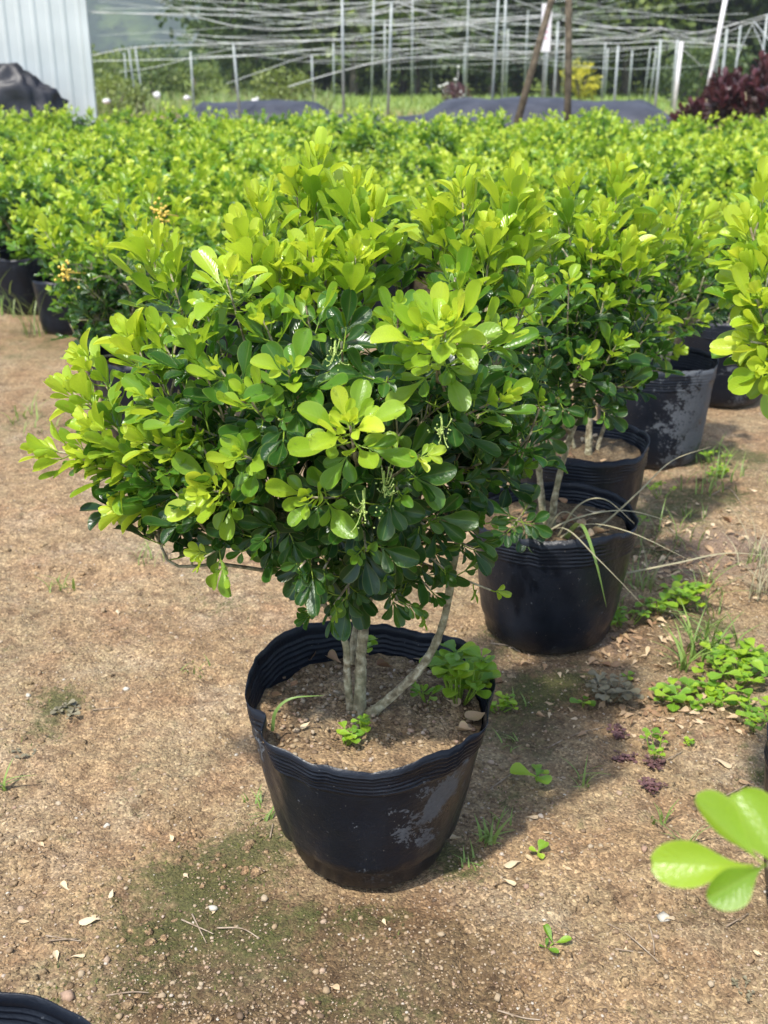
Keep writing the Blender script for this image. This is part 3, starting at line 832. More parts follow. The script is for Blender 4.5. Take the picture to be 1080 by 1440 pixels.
def main_pot(root):
    def dips(t):
        a = math.atan2(math.sin(t), math.cos(t))
        return (-0.030 * math.exp(-((a + 1.75) / .55) ** 2) + 0.010 * math.exp(-((abs(a) - 2.9) / .5) ** 2) + 0.012 * math.exp(-((a - 2.1) / .5) ** 2) - 0.006 * math.exp(-((a + .5) / .4) ** 2))

    def dust_sheen(t, f):
        a = math.atan2(math.sin(t), math.cos(t))
        d = 0.80 * math.exp(-((a + 1.06) / .26) ** 2 - ((f - .50) / .22) ** 2) + .80 * math.exp(-((a + .80) / .24) ** 2 - ((f - .68) / .13) ** 2)  # grey dried-water film with the sky's reflection painted into its colour
        d += .45 * math.exp(-((a + 2.75) / .10) ** 2 - ((f - .72) / .16) ** 2) + .34 * math.exp(-((a + 1.6) / .9) ** 2 - ((f - .14 - .05 * math.sin(3 * a)) / .06) ** 2)
        return d

    def fold(t, f):
        a = math.atan2(math.sin(t), math.cos(t))
        return 0.013 * f ** 4 * math.exp(-((a + 2.35) / .11) ** 2) - .018 * f ** 5 * math.exp(-((a + 2.62) / .12) ** 2) + .008 * f ** 4 * math.exp(-((a + .55) / .10) ** 2) - .007 * f ** 4 * math.exp(-((a + .25) / .12) ** 2) + .006 * math.exp(-((a + 1.4) / .5) ** 2 - ((f - .12) / .12) ** 2)
    grow_bag("grow_bag", .175, .114, .275, 3, root, dust_sheen=dust_sheen, dips=dips, fold=fold, nseg=168)
    rng = np.random.default_rng(5)
    n = 900
    r, a = .155 * np.sqrt(rng.random(n)), rng.uniform(0, 6.28, n)
    P = np.stack([r * np.cos(a), r * np.sin(a), np.full(n, .227) + rng.normal(0, .003, n)], 1)
    tag(obj("soil_grit", pebbles_mesh("soil_grit", P, np.abs(rng.normal(.0018, .0011, n)) + .0007, rng, M['pebble'], .7), root), None, None, None, "stuff")


main_root, main_lv = near_shrub("potted_shrub", (PX0, PY0, 0.0), "bushy shrub with glossy yellow-green leaf rosettes in wet black bag, standing alone on open soil", 11,
                                MAIN_E, MAIN_FILL, MAIN_STEMS, main_pot, 300)

# flower sprays among the leaves
for (px, py, Y, s) in ((512, 715, 1.085, .9), (540, 690, 1.095, .7), (622, 605, 1.12, .7), (470, 500, 1.16, .7)):
    rng = np.random.default_rng(int(px))
    fm = MB(); c = at(px, py, Y) - np.array((PX0, PY0, 0))
    back = c + np.array((0, .06, .0))
    fm.tube(spline([back, (back + c) / 2 + np.array((0, 0, .008)), c], 3), [.0012] * 7, 4)
    for q in range(26):
        p = c + rng.normal(size=3) * np.array((.009, .008, .013)) * s
        if q % 2 == 0: fm.tube(spline([back * .3 + c * .7, (c + p) / 2 + np.array((0, 0, -.003)), p], 2), [.0005] * 5, 3)
        fm.add(ICO_V * .0011 + p, [tuple(f) for f in ICO_F], .5)
    fm.build("flower_spray", M['bud'], main_root)


def plain_pot(seed, rt=.170, rb=.132, h=.27, dusty=0.0, ang=-1.2, w=.5):
    def mk(root):
        def dust_sheen(t, f):
            a = math.atan2(math.sin(t - ang), math.cos(t - ang))
            return dusty * math.exp(-(a / w) ** 2) * (0.5 + .5 * math.sin(min(1, f / .7) * math.pi * .75))
        grow_bag("grow_bag", rt, rb, h, seed, root, dust_sheen=dust_sheen)
    return mk


def quick_stems(base, tops, r=.009, rng=None):
    out = []
    for i, t in enumerate(tops):
        b = np.asarray(base) + np.array((.022 * math.cos(i * 2.1), .022 * math.sin(i * 2.1), -.02))
        t = np.asarray(t)
        out.append(([b, b * .65 + t * .35 + np.array((0, 0, .03)) + .01 * rng.normal(size=3), b * .3 + t * .7, t], r * (1 - .15 * i), .003))
    return out


rs = np.random.default_rng(77)
# ---- second shrub, behind and beside the first
b2 = np.array((0.335, 2.02, 0.0)); E = []
for a_ in ((872, 240, 2.05, up(.05, 0)), (800, 262, 2.02, up(-.1, 0)), (915, 300, 2.05, up(.25, 0)), (850, 300, 1.98, up(0, -.1)), (832, 330, 1.95, up(-.1, -.15)), (885, 340, 1.93, up(.2, -.15)), (770, 330, 1.98, up(-.2, -.1))):
    e(*a_, n=19, length=.12, age0=0, age1=.60, open0=14, open1=62, pairs=1, size=.0450)
for a_ in ((905, 370, 1.92, up(.3, -.2)), (850, 420, 1.88, up(.1, -.3)), (800, 400, 1.86, up(-.1, -.3)), (920, 430, 1.95, up(.5, -.1)), (760, 440, 1.85, up(-.3, -.3)), (870, 480, 1.85, up(.2, -.5, .7)), (820, 500, 1.82, up(0, -.6, .6))):
    e(*a_, **mid_)
for a_ in ((890, 545, 1.86, up(.6, -.5, .1)), (850, 580, 1.84, up(.2, -.7, -.1)), (780, 560, 1.82, up(-.2, -.7, .1)), (730, 620, 1.84, up(-.4, -.7, .0)), (905, 500, 1.92, up(.7, -.3, .3)), (760, 520, 1.8, up(-.2, -.7, .4)), (720, 740, 1.84, up(-.2, -.6, .1))):
    e(*a_, **dark)
near_shrub("potted_shrub", tuple(b2), "leafy shrub in black pot touching the pot behind it, grass blades drooping over its rim", 21, E,
           [((.34, 2.04, .62), (.22, .19, .15), 46)],
           [([at(775, 745, 2.0), at(782, 690, 2.0), at(800, 620, 2.0), at(822, 560, 2.02), at(850, 430, 2.03)], .0072, .003), ([at(765, 745, 2.02), at(758, 660, 2.03), at(752, 590, 2.05), at(770, 450, 2.05)], .0075, .003),
            ([at(760, 740, 1.98), at(735, 700, 1.96), at(700, 650, 1.95)], .006, .003)],
           plain_pot(31, .160, .128, .265), 260, soil_z=.228, size=.041, soil_r=.145)
# ---- third shrub of the row
b3 = np.array((0.455, 2.46, 0.0)); E = []
for a_ in ((960, 270, 2.5, up(.2, 0)), (900, 262, 2.5, up(0, 0)), (985, 330, 2.45, up(.5, 0, .9)), (940, 320, 2.42, up(.2, -.1)), (1000, 300, 2.5, up(.6, 0, .8))):
    e(*a_, n=15, length=.115, age0=.03, age1=.60, open0=14, open1=64, pairs=1, size=.0425)
for a_ in ((960, 400, 2.4, up(.4, -.3, .7)), (985, 450, 2.45, up(.7, -.3, .3)), (930, 450, 2.36, up(.2, -.5, .5)), (950, 490, 2.42, up(.5, -.4, .1))):
    e(*a_, **mid_)
near_shrub("potted_shrub", tuple(b3), "thick-stemmed leafy shrub in a black pot wedged between the other pots of the row", 22, E,
           [((.48, 2.48, .62), (.22, .18, .12), 40)],
           [([at(828, 672, 2.45), at(828, 620, 2.45), at(832, 560, 2.46), at(850, 480, 2.48)], .010, .004), ([at(834, 670, 2.47), at(850, 600, 2.48), at(900, 520, 2.5)], .006, .003), ([at(820, 670, 2.48), at(800, 600, 2.5), at(790, 520, 2.5)], .006, .003)],
           plain_pot(32, .165, .130, .27), 120, soil_z=.232, size=.041, soil_r=.148)
# ---- fourth and fifth pots of the row
for (px, Y, sd, ds, lab, tips) in ((918, 3.10, 41, .9, "shrub in a dusty grey-stained black pot, between the bare soil and the pot row", ((960, 330), (1000, 340), (985, 400), (920, 380), (950, 430))),
                                   (1010, 3.72, 42, .8, "shrub in a wrinkled grey-dusted black bag where the row reaches the bed", ((1020, 300), (1050, 330), (1000, 350), (1060, 380)))):
    bx_ = at(px, 560, Y)[0]; E = []
    for q, (tx, ty) in enumerate(tips): e(tx, ty, Y + .05 * (q % 3 - 1), up(.2 * (q % 3 - 1), -.1), **(tall if q < 3 else mid_))
    rr = np.random.default_rng(sd)
    near_shrub("potted_shrub", (bx_, Y, 0), lab, sd, E, [((bx_, Y, .50), (.24, .2, .10), 40)], quick_stems((bx_, Y, .24), [(bx_ + .12, Y, .48), (bx_ - .1, Y + .05, .48), (bx_ + .02, Y - .08, .46)], .008, rr),
               plain_pot(sd, .172, .14, .30, ds, -.9, .75), 60, soil_z=.225, size=.041, soil_r=.15)
# ---- shrub with the yellow flower heads near the bed
b6 = np.array((-.72, 3.30, 0.0)); E = []
for a_ in ((60, 320, 3.2, up(-.5, 0, .9)), (215, 262, 3.3, up(.1, 0)), (165, 270, 3.3, up(-.1, 0)), (120, 300, 3.3, up(-.2, 0)), (250, 290, 3.3, up(.3, 0)), (190, 300, 3.2, up(0, -.2)), (140, 340, 3.2, up(-.2, -.2)), (235, 330, 3.2, up(.2, -.2))):
    e(*a_, n=16, length=.12, age0=.03, age1=.60, open0=14, open1=64, pairs=1, size=.045)
for a_ in ((65, 385, 3.15, up(-.9, -.2, .2)), (120, 400, 3.15, up(-.4, -.4, .6)), (180, 390, 3.12, up(0, -.5, .6)), (240, 410, 3.15, up(.3, -.4, .5)), (110, 450, 3.15, up(-.5, -.5, .1)), (170, 460, 3.1, up(0, -.7, .2)), (220, 470, 3.1, up(.2, -.6, .1))):
    e(*a_, **dark)
r6, _ = near_shrub("potted_shrub", tuple(b6), "shrub with small yellow flower heads, standing in front of the nursery bed by bare soil", 61, E, [((-.75, 3.32, .42), (.28, .2, .17), 80)],
                   quick_stems((b6[0], b6[1], .24), [(-.84, 3.3, .5), (-.63, 3.35, .5), (-.73, 3.2, .45)], .008, rs), plain_pot(43, .168, .132, .27), 110, soil_z=.228, size=.041, soil_r=.146)
for (px, py, Y) in ((92, 383, 3.08), (226, 300, 3.12)):
    rng = np.random.default_rng(px); fm = MB(); c = at(px, py, Y) - b6
    for q in range(30):
        p = c + rng.normal(size=3) * np.array((.011, .010, .014)); fm.add(ICO_V * .0042 + p, [tuple(f) for f in ICO_F], .5)
    fm.tube([c + np.array((.03, .1, -.02)), c], [.002, .0012], 4)
    tag(fm.build("flower_head", M['bud_yellow'], r6), "yellow bud cluster")
# ---- shrub at the edge of the view
b7 = np.array((0.664, 1.17, 0.0)); E = []
for a_ in ((1075, 268, 1.20, up(.0, 0)), (1055, 320, 1.17, up(-.4, -.1, .9)), (1045, 372, 1.14, up(-.6, -.2, .7)), (1065, 420, 1.10, up(-.4, -.4, .7)), (1090, 340, 1.12, up(0, -.2)), (1055, 480, 1.10, up(-.8, -.3, .2)), (1082, 515, 1.08, up(-.3, -.6, .1))):
    e(*a_, n=14, length=.095, age0=.0, age1=.55, open0=14, open1=72, pairs=1, size=.0385)
near_shrub("potted_shrub", tuple(b7), "overhanging bright shrub whose low leaf sprays hang before the row of black pots", 71, E, [((.66, 1.18, .78), (.19, .2, .16), 34)],
           quick_stems((b7[0], b7[1], .24), [(.58, 1.14, .66), (.72, 1.2, .68), (.66, 1.12, .64)], .009, rs), plain_pot(44, .172, .14, .275), 90, soil_z=.228, size=.040, soil_r=.15)
# ---- shrub beside the camera: only one drooping shoot of it shows
b8 = np.array((0.60, 0.36, 0.0))
E = []
r8, lv8 = near_shrub("potted_shrub", tuple(b8), "shrub reaching one small spray of four large blurred leaves over bare soil", 81, [((.60, .36, .80), up(0, .1), dict(n=8, length=.12, age0=.1, age1=.6)), ((.68, .30, .74), up(.4, 0), dict(n=7, length=.1, age0=.1, age1=.6))],
                     [((.64, .32, .64), (.13, .13, .1), 8)],
                     [([b8 + np.array((0, 0, .19)), b8 + np.array((.0, .0, .4)), (.60, .34, .62), (.62, .33, .75)], .009, .004), ([b8 + np.array((0, 0, .45)), (.46, .40, .60), (.34, .46, .66), at(1080, 1216, .475)], .006, .002)],
                     plain_pot(45), 60, soil_z=.228, soil_r=.148)
for (bx2, by2, tx, ty, dY, nrm, shp) in ((1112, 1240, 1040, 1113, .03, (-.35, -.55, .75), 8), (1076, 1218, 968, 1128, .015, (.30, -.5, .8), 7), (1060, 1218, 920, 1214, .0, (-.1, -.75, .65), 6), (1078, 1214, 1006, 1266, -.02, (.35, -.75, .55), 8)):
    pb = at(bx2, by2, .475) - b8
    tipw = at(tx, ty, .475 + dY) - b8
    lv8.add(pb, tipw - pb, nrm, float(np.linalg.norm(tipw - pb)) * 1.02, .30, shp)
split_leaves()

# water drops left on the leaves of the main shrub
rng = np.random.default_rng(99)
p, R, L, age, sh = main_lv.arrays()
P_, R_ = [], []
for i in NEARVIS[0]:
    TV = NEAR_T[sh[i]][0].reshape(10, 5, 3)
    for _ in range(rng.integers(1, 6)):
        a_, b_ = rng.integers(4, 9), rng.integers(0, 4)
        f1, f2 = rng.random(2)
        q = TV[a_, b_] * (1 - f1) * (1 - f2) + TV[a_ - 1, b_] * f1 * (1 - f2) + TV[a_, b_ + 1] * (1 - f1) * f2 + TV[a_ - 1, b_ + 1] * f1 * f2
        P_.append(p[i] + R[i] @ q * L[i] + R[i][:, 2] * .0003); R_.append(abs(rng.normal(.0007, .0005)) + .0004)
tag(obj("water_drops", pebbles_mesh("water_drops", np.array(P_), np.array(R_), rng, M['drop'], .8, None, .03, True), main_root), None, None, None, "stuff")

# ------------------------------------------------------------------ the nursery bed: every shrub is its own object
def crown_mesh(seed, n_tips, rad, cz, size, mat, age_lo, age_hi, templates=FAR_T, fill=26):
    rng = np.random.default_rng(seed); lv = Leaves()
    for i in range(n_tips):
        u = unit(rng.normal(size=3)); u[2] = abs(u[2]) * .9 - .10 if rng.random() < .85 else u[2] * .5
        u = unit(u)
        tip = u * np.array(rad) * rng.uniform(.85, 1.12) + np.array((0, 0, cz))
        ax = unit(u * np.array((.6, .6, .4)) + np.array((0, 0, .8)) + .18 * rng.normal(size=3))
        top = np.clip(u[2], 0, 1)
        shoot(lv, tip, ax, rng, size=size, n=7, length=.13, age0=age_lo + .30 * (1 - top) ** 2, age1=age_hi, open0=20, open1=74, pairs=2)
    for i in range(fill):
        u = unit(rng.normal(size=3)); tip = u * np.array(rad) * rng.uniform(.4, .8) + np.array((0, 0, cz))
        shoot(lv, tip, unit(u + np.array((0, 0, .5))), rng, size=size, n=5, length=.1, age0=.7, age1=1., open0=40, open1=85, pairs=1)
    return leaves_mesh("crown", lv, templates, mat, rng)


def stems_mesh(seed, cz):
    rng = np.random.default_rng(seed); m = MB()
    for i in range(3):
        a = rng.uniform(0, 6.28); t = np.array((math.cos(a) * .13, math.sin(a) * .13, cz))
        m.tube(spline([(0.02 * math.cos(a), .02 * math.sin(a), .2), t * np.array((.45, .45, 0)) + np.array((0, 0, .36)), t], 3), np.linspace(.009, .004, 7), 6)
    return m.mesh("stems", M['bark'])


proto = []
for v in range(6):
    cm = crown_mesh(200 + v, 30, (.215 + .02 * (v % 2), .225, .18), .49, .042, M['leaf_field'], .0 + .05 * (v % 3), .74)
    tmp = grow_bag("tmp", .155, .128, .26, 300 + v, None, nseg=40)
    pm = tmp.data; bpy.data.objects.remove(tmp); pm.name = "grow_bag"
    proto.append((cm, stems_mesh(400 + v, .44), pm))
for v in range(2):
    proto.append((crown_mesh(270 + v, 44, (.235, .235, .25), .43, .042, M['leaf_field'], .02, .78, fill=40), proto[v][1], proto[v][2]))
rng = np.random.default_rng(4)
GROUP = "shrubs massed in the nursery bed"
LABELS = ["yellow-green potted shrub in the front row of the nursery bed, facing bare soil", "yellow-green potted shrub in the second row of the nursery bed",
          "yellow-green potted shrub in the third row of the nursery bed", "yellow-green potted shrub deep within the massed nursery bed",
          "yellow-green potted shrub in the last rows of the bed, by the timber posts"]
nfield = 0
Y = 3.85
row = -1
while Y < 11.2 and nfield < 290:
    half = .37 * Y + .25
    x = -half + (.21 if row % 2 else 0)
    while x < half:
        xx, yy = x + rng.normal() * .045, Y + rng.normal() * .05
        pxp = project(np.array((xx, yy, .3)))[0]
        skip = (Y < 5.4 and pxp < 30) or (Y < 4.7 and not 120 < pxp < 420) or (Y < 4.2 and pxp > 400) or rng.random() < .03
        if not skip:
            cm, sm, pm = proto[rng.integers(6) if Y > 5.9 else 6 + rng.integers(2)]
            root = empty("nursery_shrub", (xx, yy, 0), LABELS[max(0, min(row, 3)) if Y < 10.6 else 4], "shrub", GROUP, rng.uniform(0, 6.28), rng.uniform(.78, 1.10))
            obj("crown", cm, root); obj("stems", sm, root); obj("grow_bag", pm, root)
            nfield += 1
        x += .435
    Y += .45; row += 1
print("field shrubs", nfield)

# darker low shrubs beyond the bed
dm = [crown_mesh(230 + v, 22, (.26, .26, .15), .30, .05, M['leaf_field'], .42, .85) for v in range(2)]
for i in range(16):
    px = 130 + i * 21 + rng.normal() * 5
    Yd = 12.6 + rng.uniform(0, 2.2)
    root = empty("low_shrub", (at(px, 160, Yd)[0], Yd, 0), "low dark green shrub in the strip behind the bright bed", "shrub", "dark low shrubs behind the bed", rng.uniform(0, 6), rng.uniform(.9, 1.25))
    obj("crown", dm[i % 2], root)
    MB().tube([(0, 0, 0), (0.01, 0, .15), (0, .01, .3)], [.012, .01, .006], 6).build("stem", M['bark'], root)

# maroon shrubs by the bed's far corner
rm = []
for v in range(3):
    lv = Leaves(); rr = np.random.default_rng(240 + v)
    for i in range(26):
        u = unit(rr.normal(size=3)); u[2] = abs(u[2])
        tip = u * np.array((.30, .26, .36)) * rr.uniform(.6, 1.05) + np.array((0, 0, .55)); ax = unit(u * .5 + np.array((0, 0, .9)))
        for q in range(11):
            az, f = q * 2.4, q / 10
            rad_ = unit(np.cross(ax, (math.cos(az), math.sin(az), .3)))
            el = math.radians(15 + 70 * f)
            lv.add(tip - ax * .16 * f, ax * math.cos(el) + rad_ * math.sin(el), ax * math.sin(el) - rad_ * math.cos(el), rr.uniform(.10, .15), np.clip(f * 1.1 + rr.normal() * .1, 0, 1), rr.integers(6))
    rm.append(leaves_mesh("crown", lv, FAR_T, M['leaf_red'], rr))
for i, (px, Yr, s_) in enumerate(((975, 13.2, .72), (998, 13.6, .84), (1015, 13.0, .98), (1045, 13.5, 1.05), (1072, 12.8, 1.08), (1100, 13.3, 1.1), (1030, 14.2, 1.05), (1065, 14.4, 1.15))):
    root = empty("maroon_shrub", (at(px, 130, Yr)[0], Yr, 0), "dark maroon-leaved shrub growing past the far corner of the green bed", "shrub", "maroon shrubs past the bed", i * 1.3, s_ * 1.06)
    obj("crown", rm[i % 3], root)
    m = MB()
    for a_ in (0, 2.1, 4.2): m.tube([(0, 0, 0), (.08 * math.cos(a_), .08 * math.sin(a_), .35), (.16 * math.cos(a_), .16 * math.sin(a_), .7)], [.014, .01, .006], 5)
    m.build("stems", M['bark'], root)

# ------------------------------------------------------------------ shed, tarpaulin heap
YS = 12.0
xr = at(137, 165, YS)[0]
shed = empty("sheet_metal_wall", (xr - 2.2, YS, 0), "tall white corrugated sheet metal wall beside the nursery bed", "wall")
pw, ph_ = .90, 3.2
for i in range(5):
    V, F = [], []
    x0 = 2.2 - .06 - pw * (i + 1)
    prof = []
    for q in range(6):
        xb = x0 + q * .15
        prof += [(xb, 0), (xb + .085, 0), (xb + .105, -.011), (xb + .130, -.011)]
    prof.append((x0 + pw + .004, 0))
    n = len(prof)
    for z in (0.0, ph_):
        V += [(x, y + (.002 * (i % 2)), z) for x, y in prof]
    F = [(q, q + 1, n + q + 1, n + q) for q in range(n - 1)]
    obj("wall_panel", mesh("wall_panel", V, F, M['white_metal'], None, None, False), shed)
MB().box((2.14, -.045, 0), (2.2, .010, ph_)).build("corner_trim", M['white_metal'], shed, False)
for q in range(3):
    MB().box((-2.0 + q * 1.9, .012, -.05), (-1.94 + q * 1.9, .072, ph_ - .1)).build("post", M['galv'], shed, False)
for z in (.5, 1.6, 2.7):
    MB().box((-2.3, .075, z), (2.13, .115, z + .05)).build("rail", M['galv'], shed, False)

hc = at(0, 165, 11.6); hc[2] = 0
V, F = [], []
nu, nv_ = 72, 30
for j in range(nv_):
    for i in range(nu):
        t = 2 * math.pi * i / nu; f = j / (nv_ - 1)
        r = math.cos(f * math.pi / 2) ** .75
        x, y, z = .92 * r * math.cos(t), .25 * r * math.sin(t), 1.12 * math.sin(f * math.pi / 2)
        x -= .12 * math.sin(f * math.pi / 2)
        q = Vector((x * 3, y * 3, z * 3)); d = .10 * mnoise.noise(q) + .07 * mnoise.noise(q * 2.7) - .14 * abs(mnoise.noise(Vector((x * 7 + z * 4, y * 7, z * 3 - x * 3)))) - .05 * abs(mnoise.noise(Vector((x * 17 - z * 9, y * 17, z * 11))))
        s_ = 1 + d * 1.6
        V.append((x * s_, y * s_, max(0, z * (1 + d * .6))))
F = [(j * nu + i, j * nu + (i + 1) % nu, (j + 1) * nu + (i + 1) % nu, (j + 1) * nu + i) for j in range(nv_ - 1) for i in range(nu)]
tag(obj("tarpaulin_heap", mesh("tarpaulin_heap", V, F, M['cloth_dark']), None, tuple(hc)), "crumpled heap of black tarpaulin against the white corrugated wall", "tarpaulin")

# ------------------------------------------------------------------ black shade cloth spread beyond the bed
def cloth_sheet(x0, x1, Y0, Y1, h, seed, label, name="shade_cloth", top=.75):
    nx2, ny2 = 70, 22
    V = []
    for j in range(ny2):
        for i in range(nx2):
            u, v = i / (nx2 - 1), j / (ny2 - 1)
            x, y = x0 + (x1 - x0) * u, Y0 + (Y1 - Y0) * v
            prof = math.sin(math.pi * min(1, v * 1.02)) ** .55
            z = h * prof * (1 + .30 * mnoise.noise(Vector((x * .55 + seed, y * .3, 0)))) * min(1, 6 * u + .1, 6 * (1 - u) + .1)
            z += .03 * mnoise.noise(Vector((x * 2.3, y * 2.3, seed))) + .012 * mnoise.noise(Vector((x * 7, y * 7, seed)))
            V.append((x, y + .15 * mnoise.noise(Vector((x * .8, v * 2, seed))), max(.012, z + .01)))
    ii = np.arange(nx2 * ny2).reshape(ny2, nx2)
    tag(obj(name, mesh(name, V, np.stack([ii[:-1, :-1], ii[:-1, 1:], ii[1:, 1:], ii[1:, :-1]], -1).reshape(-1, 4), M['cloth'])), label, "shade cloth")


xa = lambda px, Y: at(px, 130, Y)[0]
cloth_sheet(xa(570, 21), xa(965, 21), 20.0, 22.5, .52, 1.0, "long sheet of grey-black shade cloth sagging beyond the bed by the maroon shrubs")
cloth_sheet(xa(515, 17), xa(735, 17), 16.5, 18.0, .36, 4.0, "low dark shade cloth mound close behind the bed, before the long sheet")
cloth_sheet(xa(395, 19), xa(560, 19), 18.3, 20.0, .36, 9.0, "short dark shade cloth hump beyond the bed, below the green bush")
cloth_sheet(xa(250, 24), xa(480, 24), 23.0, 25.0, .36, 13.0, "thin strip of dark shade cloth by the brown grass")

# ------------------------------------------------------------------ shade-house frame: posts and wires
fr = empty("shade_house", (0, 24, 0), "wide pale frame of posts and sagging wires behind the nursery bed", "shade house")
F0 = np.array((0, 24, 0.0))


def post(px, Y, ytop, r=.022, lean=0.0, mat='galv', parent=fr, origin=F0):
    b = at(px, 140, Y); b[2] = -.05
    zt = at(px, ytop, Y)[2]
    t = b + np.array((lean * zt, 0, 0)); t[2] = zt
    return MB().tube([b - origin, (b + t) / 2 - origin, t - origin], r, 8).build("post", M[mat], parent)


for a_ in ((272, 25, 72, .022), (337, 23, 60, .026, -.05), (192, 27, 68, .020, -.06), (203, 26, 66, .020, -.08), (180, 33, 75, .02), (483, 22, -20, .026), (522, 32, -20, .030, .03), (440, 28, 78, .022),
           (470, 36, 60, .026), (545, 24, 2, .030, .035), (541, 40, 30, .03), (579, 34, -10, .024), (583, 44, 20, .03), (606, 44, 40, .03), (652, 36, 60, .022), (655, 30, -20, .02), (691, 22, -20, .024, .03), (706, 30, -20, .034),
           (711, 40, 40, .03), (737, 36, 15, .022), (741, 42, 0, .024), (766, 30, 45, .026), (779, 24, 30, .026), (790, 34, 10, .024), (846, 30, 60, .02), (850, 40, 68, .03), (864, 23, 64, .026), (884, 38, 70, .03), (892, 50, -20, .05),
           (905, 34, 66, .02, .05), (913, 30, 66, .02, .05), (922, 24, 55, .030), (945, 30, 55, .034), (1012, 24, 40, .03), (1030, 27, 35, .026), (1065, 25, 20, .026), (935, 52, -20, .06), (815, 42, 60, .024)):
    post(*a_)
for a_ in ((949, 28, 58, .05, .02), (985, 15, -60, .030, .10)):
    post(*a_, mat='galv_white')
post(1003, 17, -40, .011)


def wire(pts, r=.009):
    """pts: (photo x, photo y, distance)"""
    P = spline([at(*q) - F0 for q in pts], 8)
    MB().tube(P, r, 5).build("wire", M['wire'], fr)


W = [[(128, 78, 24), (200, 66, 23), (340, 61, 23), (480, 55, 23), (560, 42, 24), (700, 30, 24), (790, 22, 24)],
     [(60, 10, 20), (160, 18, 21), (270, 24, 22), (340, 38, 23), (400, 42, 24), (500, 26, 24), (560, 4, 24)],
     [(200, -8, 22), (300, 30, 22), (380, 40, 22), (470, 36, 22), (560, 10, 22), (600, -10, 22)],
     [(130, 18, 26), (260, 20, 25), (380, 22, 25), (480, 14, 25), (560, 2, 24)],
     [(140, 12, 30), (300, 12, 28), (400, 22, 26), (520, 30, 26), (640, 20, 26)],
     [(180, -6, 24), (330, 4, 24), (430, 7, 24), (540, 3, 24), (660, -6, 24)],
     [(280, 80, 26), (380, 76, 26), (465, 67, 26)], [(470, 66, 28), (560, 62, 27), (680, 52, 27), (790, 50, 27)],
     [(318, 118, 24), (380, 96, 24), (440, 78, 24), (540, 71, 24), (680, 64, 24), (800, 60, 24)], [(405, 122, 24), (480, 100, 24), (560, 83, 24), (700, 74, 25), (830, 73, 25)],
     [(556, 2, 24), (640, 30, 24), (700, 45, 24), (760, 55, 24), (860, 60, 24)], [(560, 4, 24), (620, 26, 26), (690, 52, 27), (740, 62, 28)], [(556, 6, 24), (590, 30, 27), (640, 56, 30)],
     [(556, 3, 24), (640, 10, 26), (720, 8, 27), (800, 0, 28)], [(700, -10, 22), (740, 6, 22), (790, 22, 22), (850, 36, 22), (880, 42, 22)],
     [(790, 28, 24), (850, 38, 24), (930, 40, 24)], [(780, 44, 26), (840, 42, 25), (870, 38, 24)], [(760, 58, 24), (860, 55, 24), (928, 50, 24), (990, 44, 24), (1090, 18, 23)], [(770, 62, 24), (870, 61, 24), (930, 58, 24), (1050, 64, 24)],
     [(780, 70, 28), (860, 68, 27), (930, 66, 27), (1020, 66, 27)], [(930, 40, 24), (960, 50, 24), (1000, 62, 24), (1040, 66, 24)], [(930, 38, 24), (900, 50, 25), (860, 52, 26), (800, 58, 28)],
     [(930, 40, 24), (990, 45, 24), (1060, 26, 24), (1100, 14, 24)], [(935, 52, 24), (1000, 52, 24), (1060, 30, 24), (1100, 22, 24)], [(1060, 30, 24), (1075, 48, 23), (1090, 66, 22)], [(1058, 34, 24), (1068, 56, 23), (1076, 76, 22)], [(1058, 34, 24), (1045, 60, 23), (1036, 84, 22)],
     [(540, 36, 26), (640, 32, 26), (700, 26, 26), (760, 22, 26)], [(430, 86, 30), (560, 82, 30), (660, 78, 30), (760, 76, 30)], [(540, 98, 36), (640, 92, 36), (780, 86, 36)], [(130, 86, 30), (220, 84, 30), (330, 80, 30), (420, 72, 30)],
     [(168, 101, 27), (220, 94, 27), (280, 78, 27), (340, 66, 26)], [(500, 14, 30), (600, 14, 30), (700, 4, 30)], [(560, 52, 30), (640, 60, 30), (720, 64, 30), (800, 62, 30)], [(880, 42, 24), (906, 48, 24), (930, 42, 24)], [(945, 58, 26), (970, 78, 26), (985, 92, 26)],
     [(640, 24, 34), (760, 36, 34), (880, 48, 34)], [(300, 52, 34), (420, 50, 34), (560, 46, 34), (700, 40, 34)]]
for i, w_ in enumerate(W): wire(w_, .006 if i % 3 else .0095)
rr = np.random.default_rng(88)
for i in range(46):
    xa_, xb_ = rr.uniform(120, 820), 0
    xb_ = xa_ + rr.uniform(140, 420); Da, Db = rr.uniform(22, 40, 2)
    ya, yb = rr.uniform(-10, 88), 0
    yb = np.clip(ya + rr.normal() * 22, -14, 92); sg_ = rr.uniform(2, 16)
    wire([(xa_, ya, Da), ((xa_ * 2 + xb_) / 3, (ya * 2 + yb) / 3 + sg_ * .9, (2 * Da + Db) / 3), ((xa_ + 2 * xb_) / 3, (ya + 2 * yb) / 3 + sg_, (Da + 2 * Db) / 3), (xb_, yb, Db)], rr.uniform(.0035, .0065))

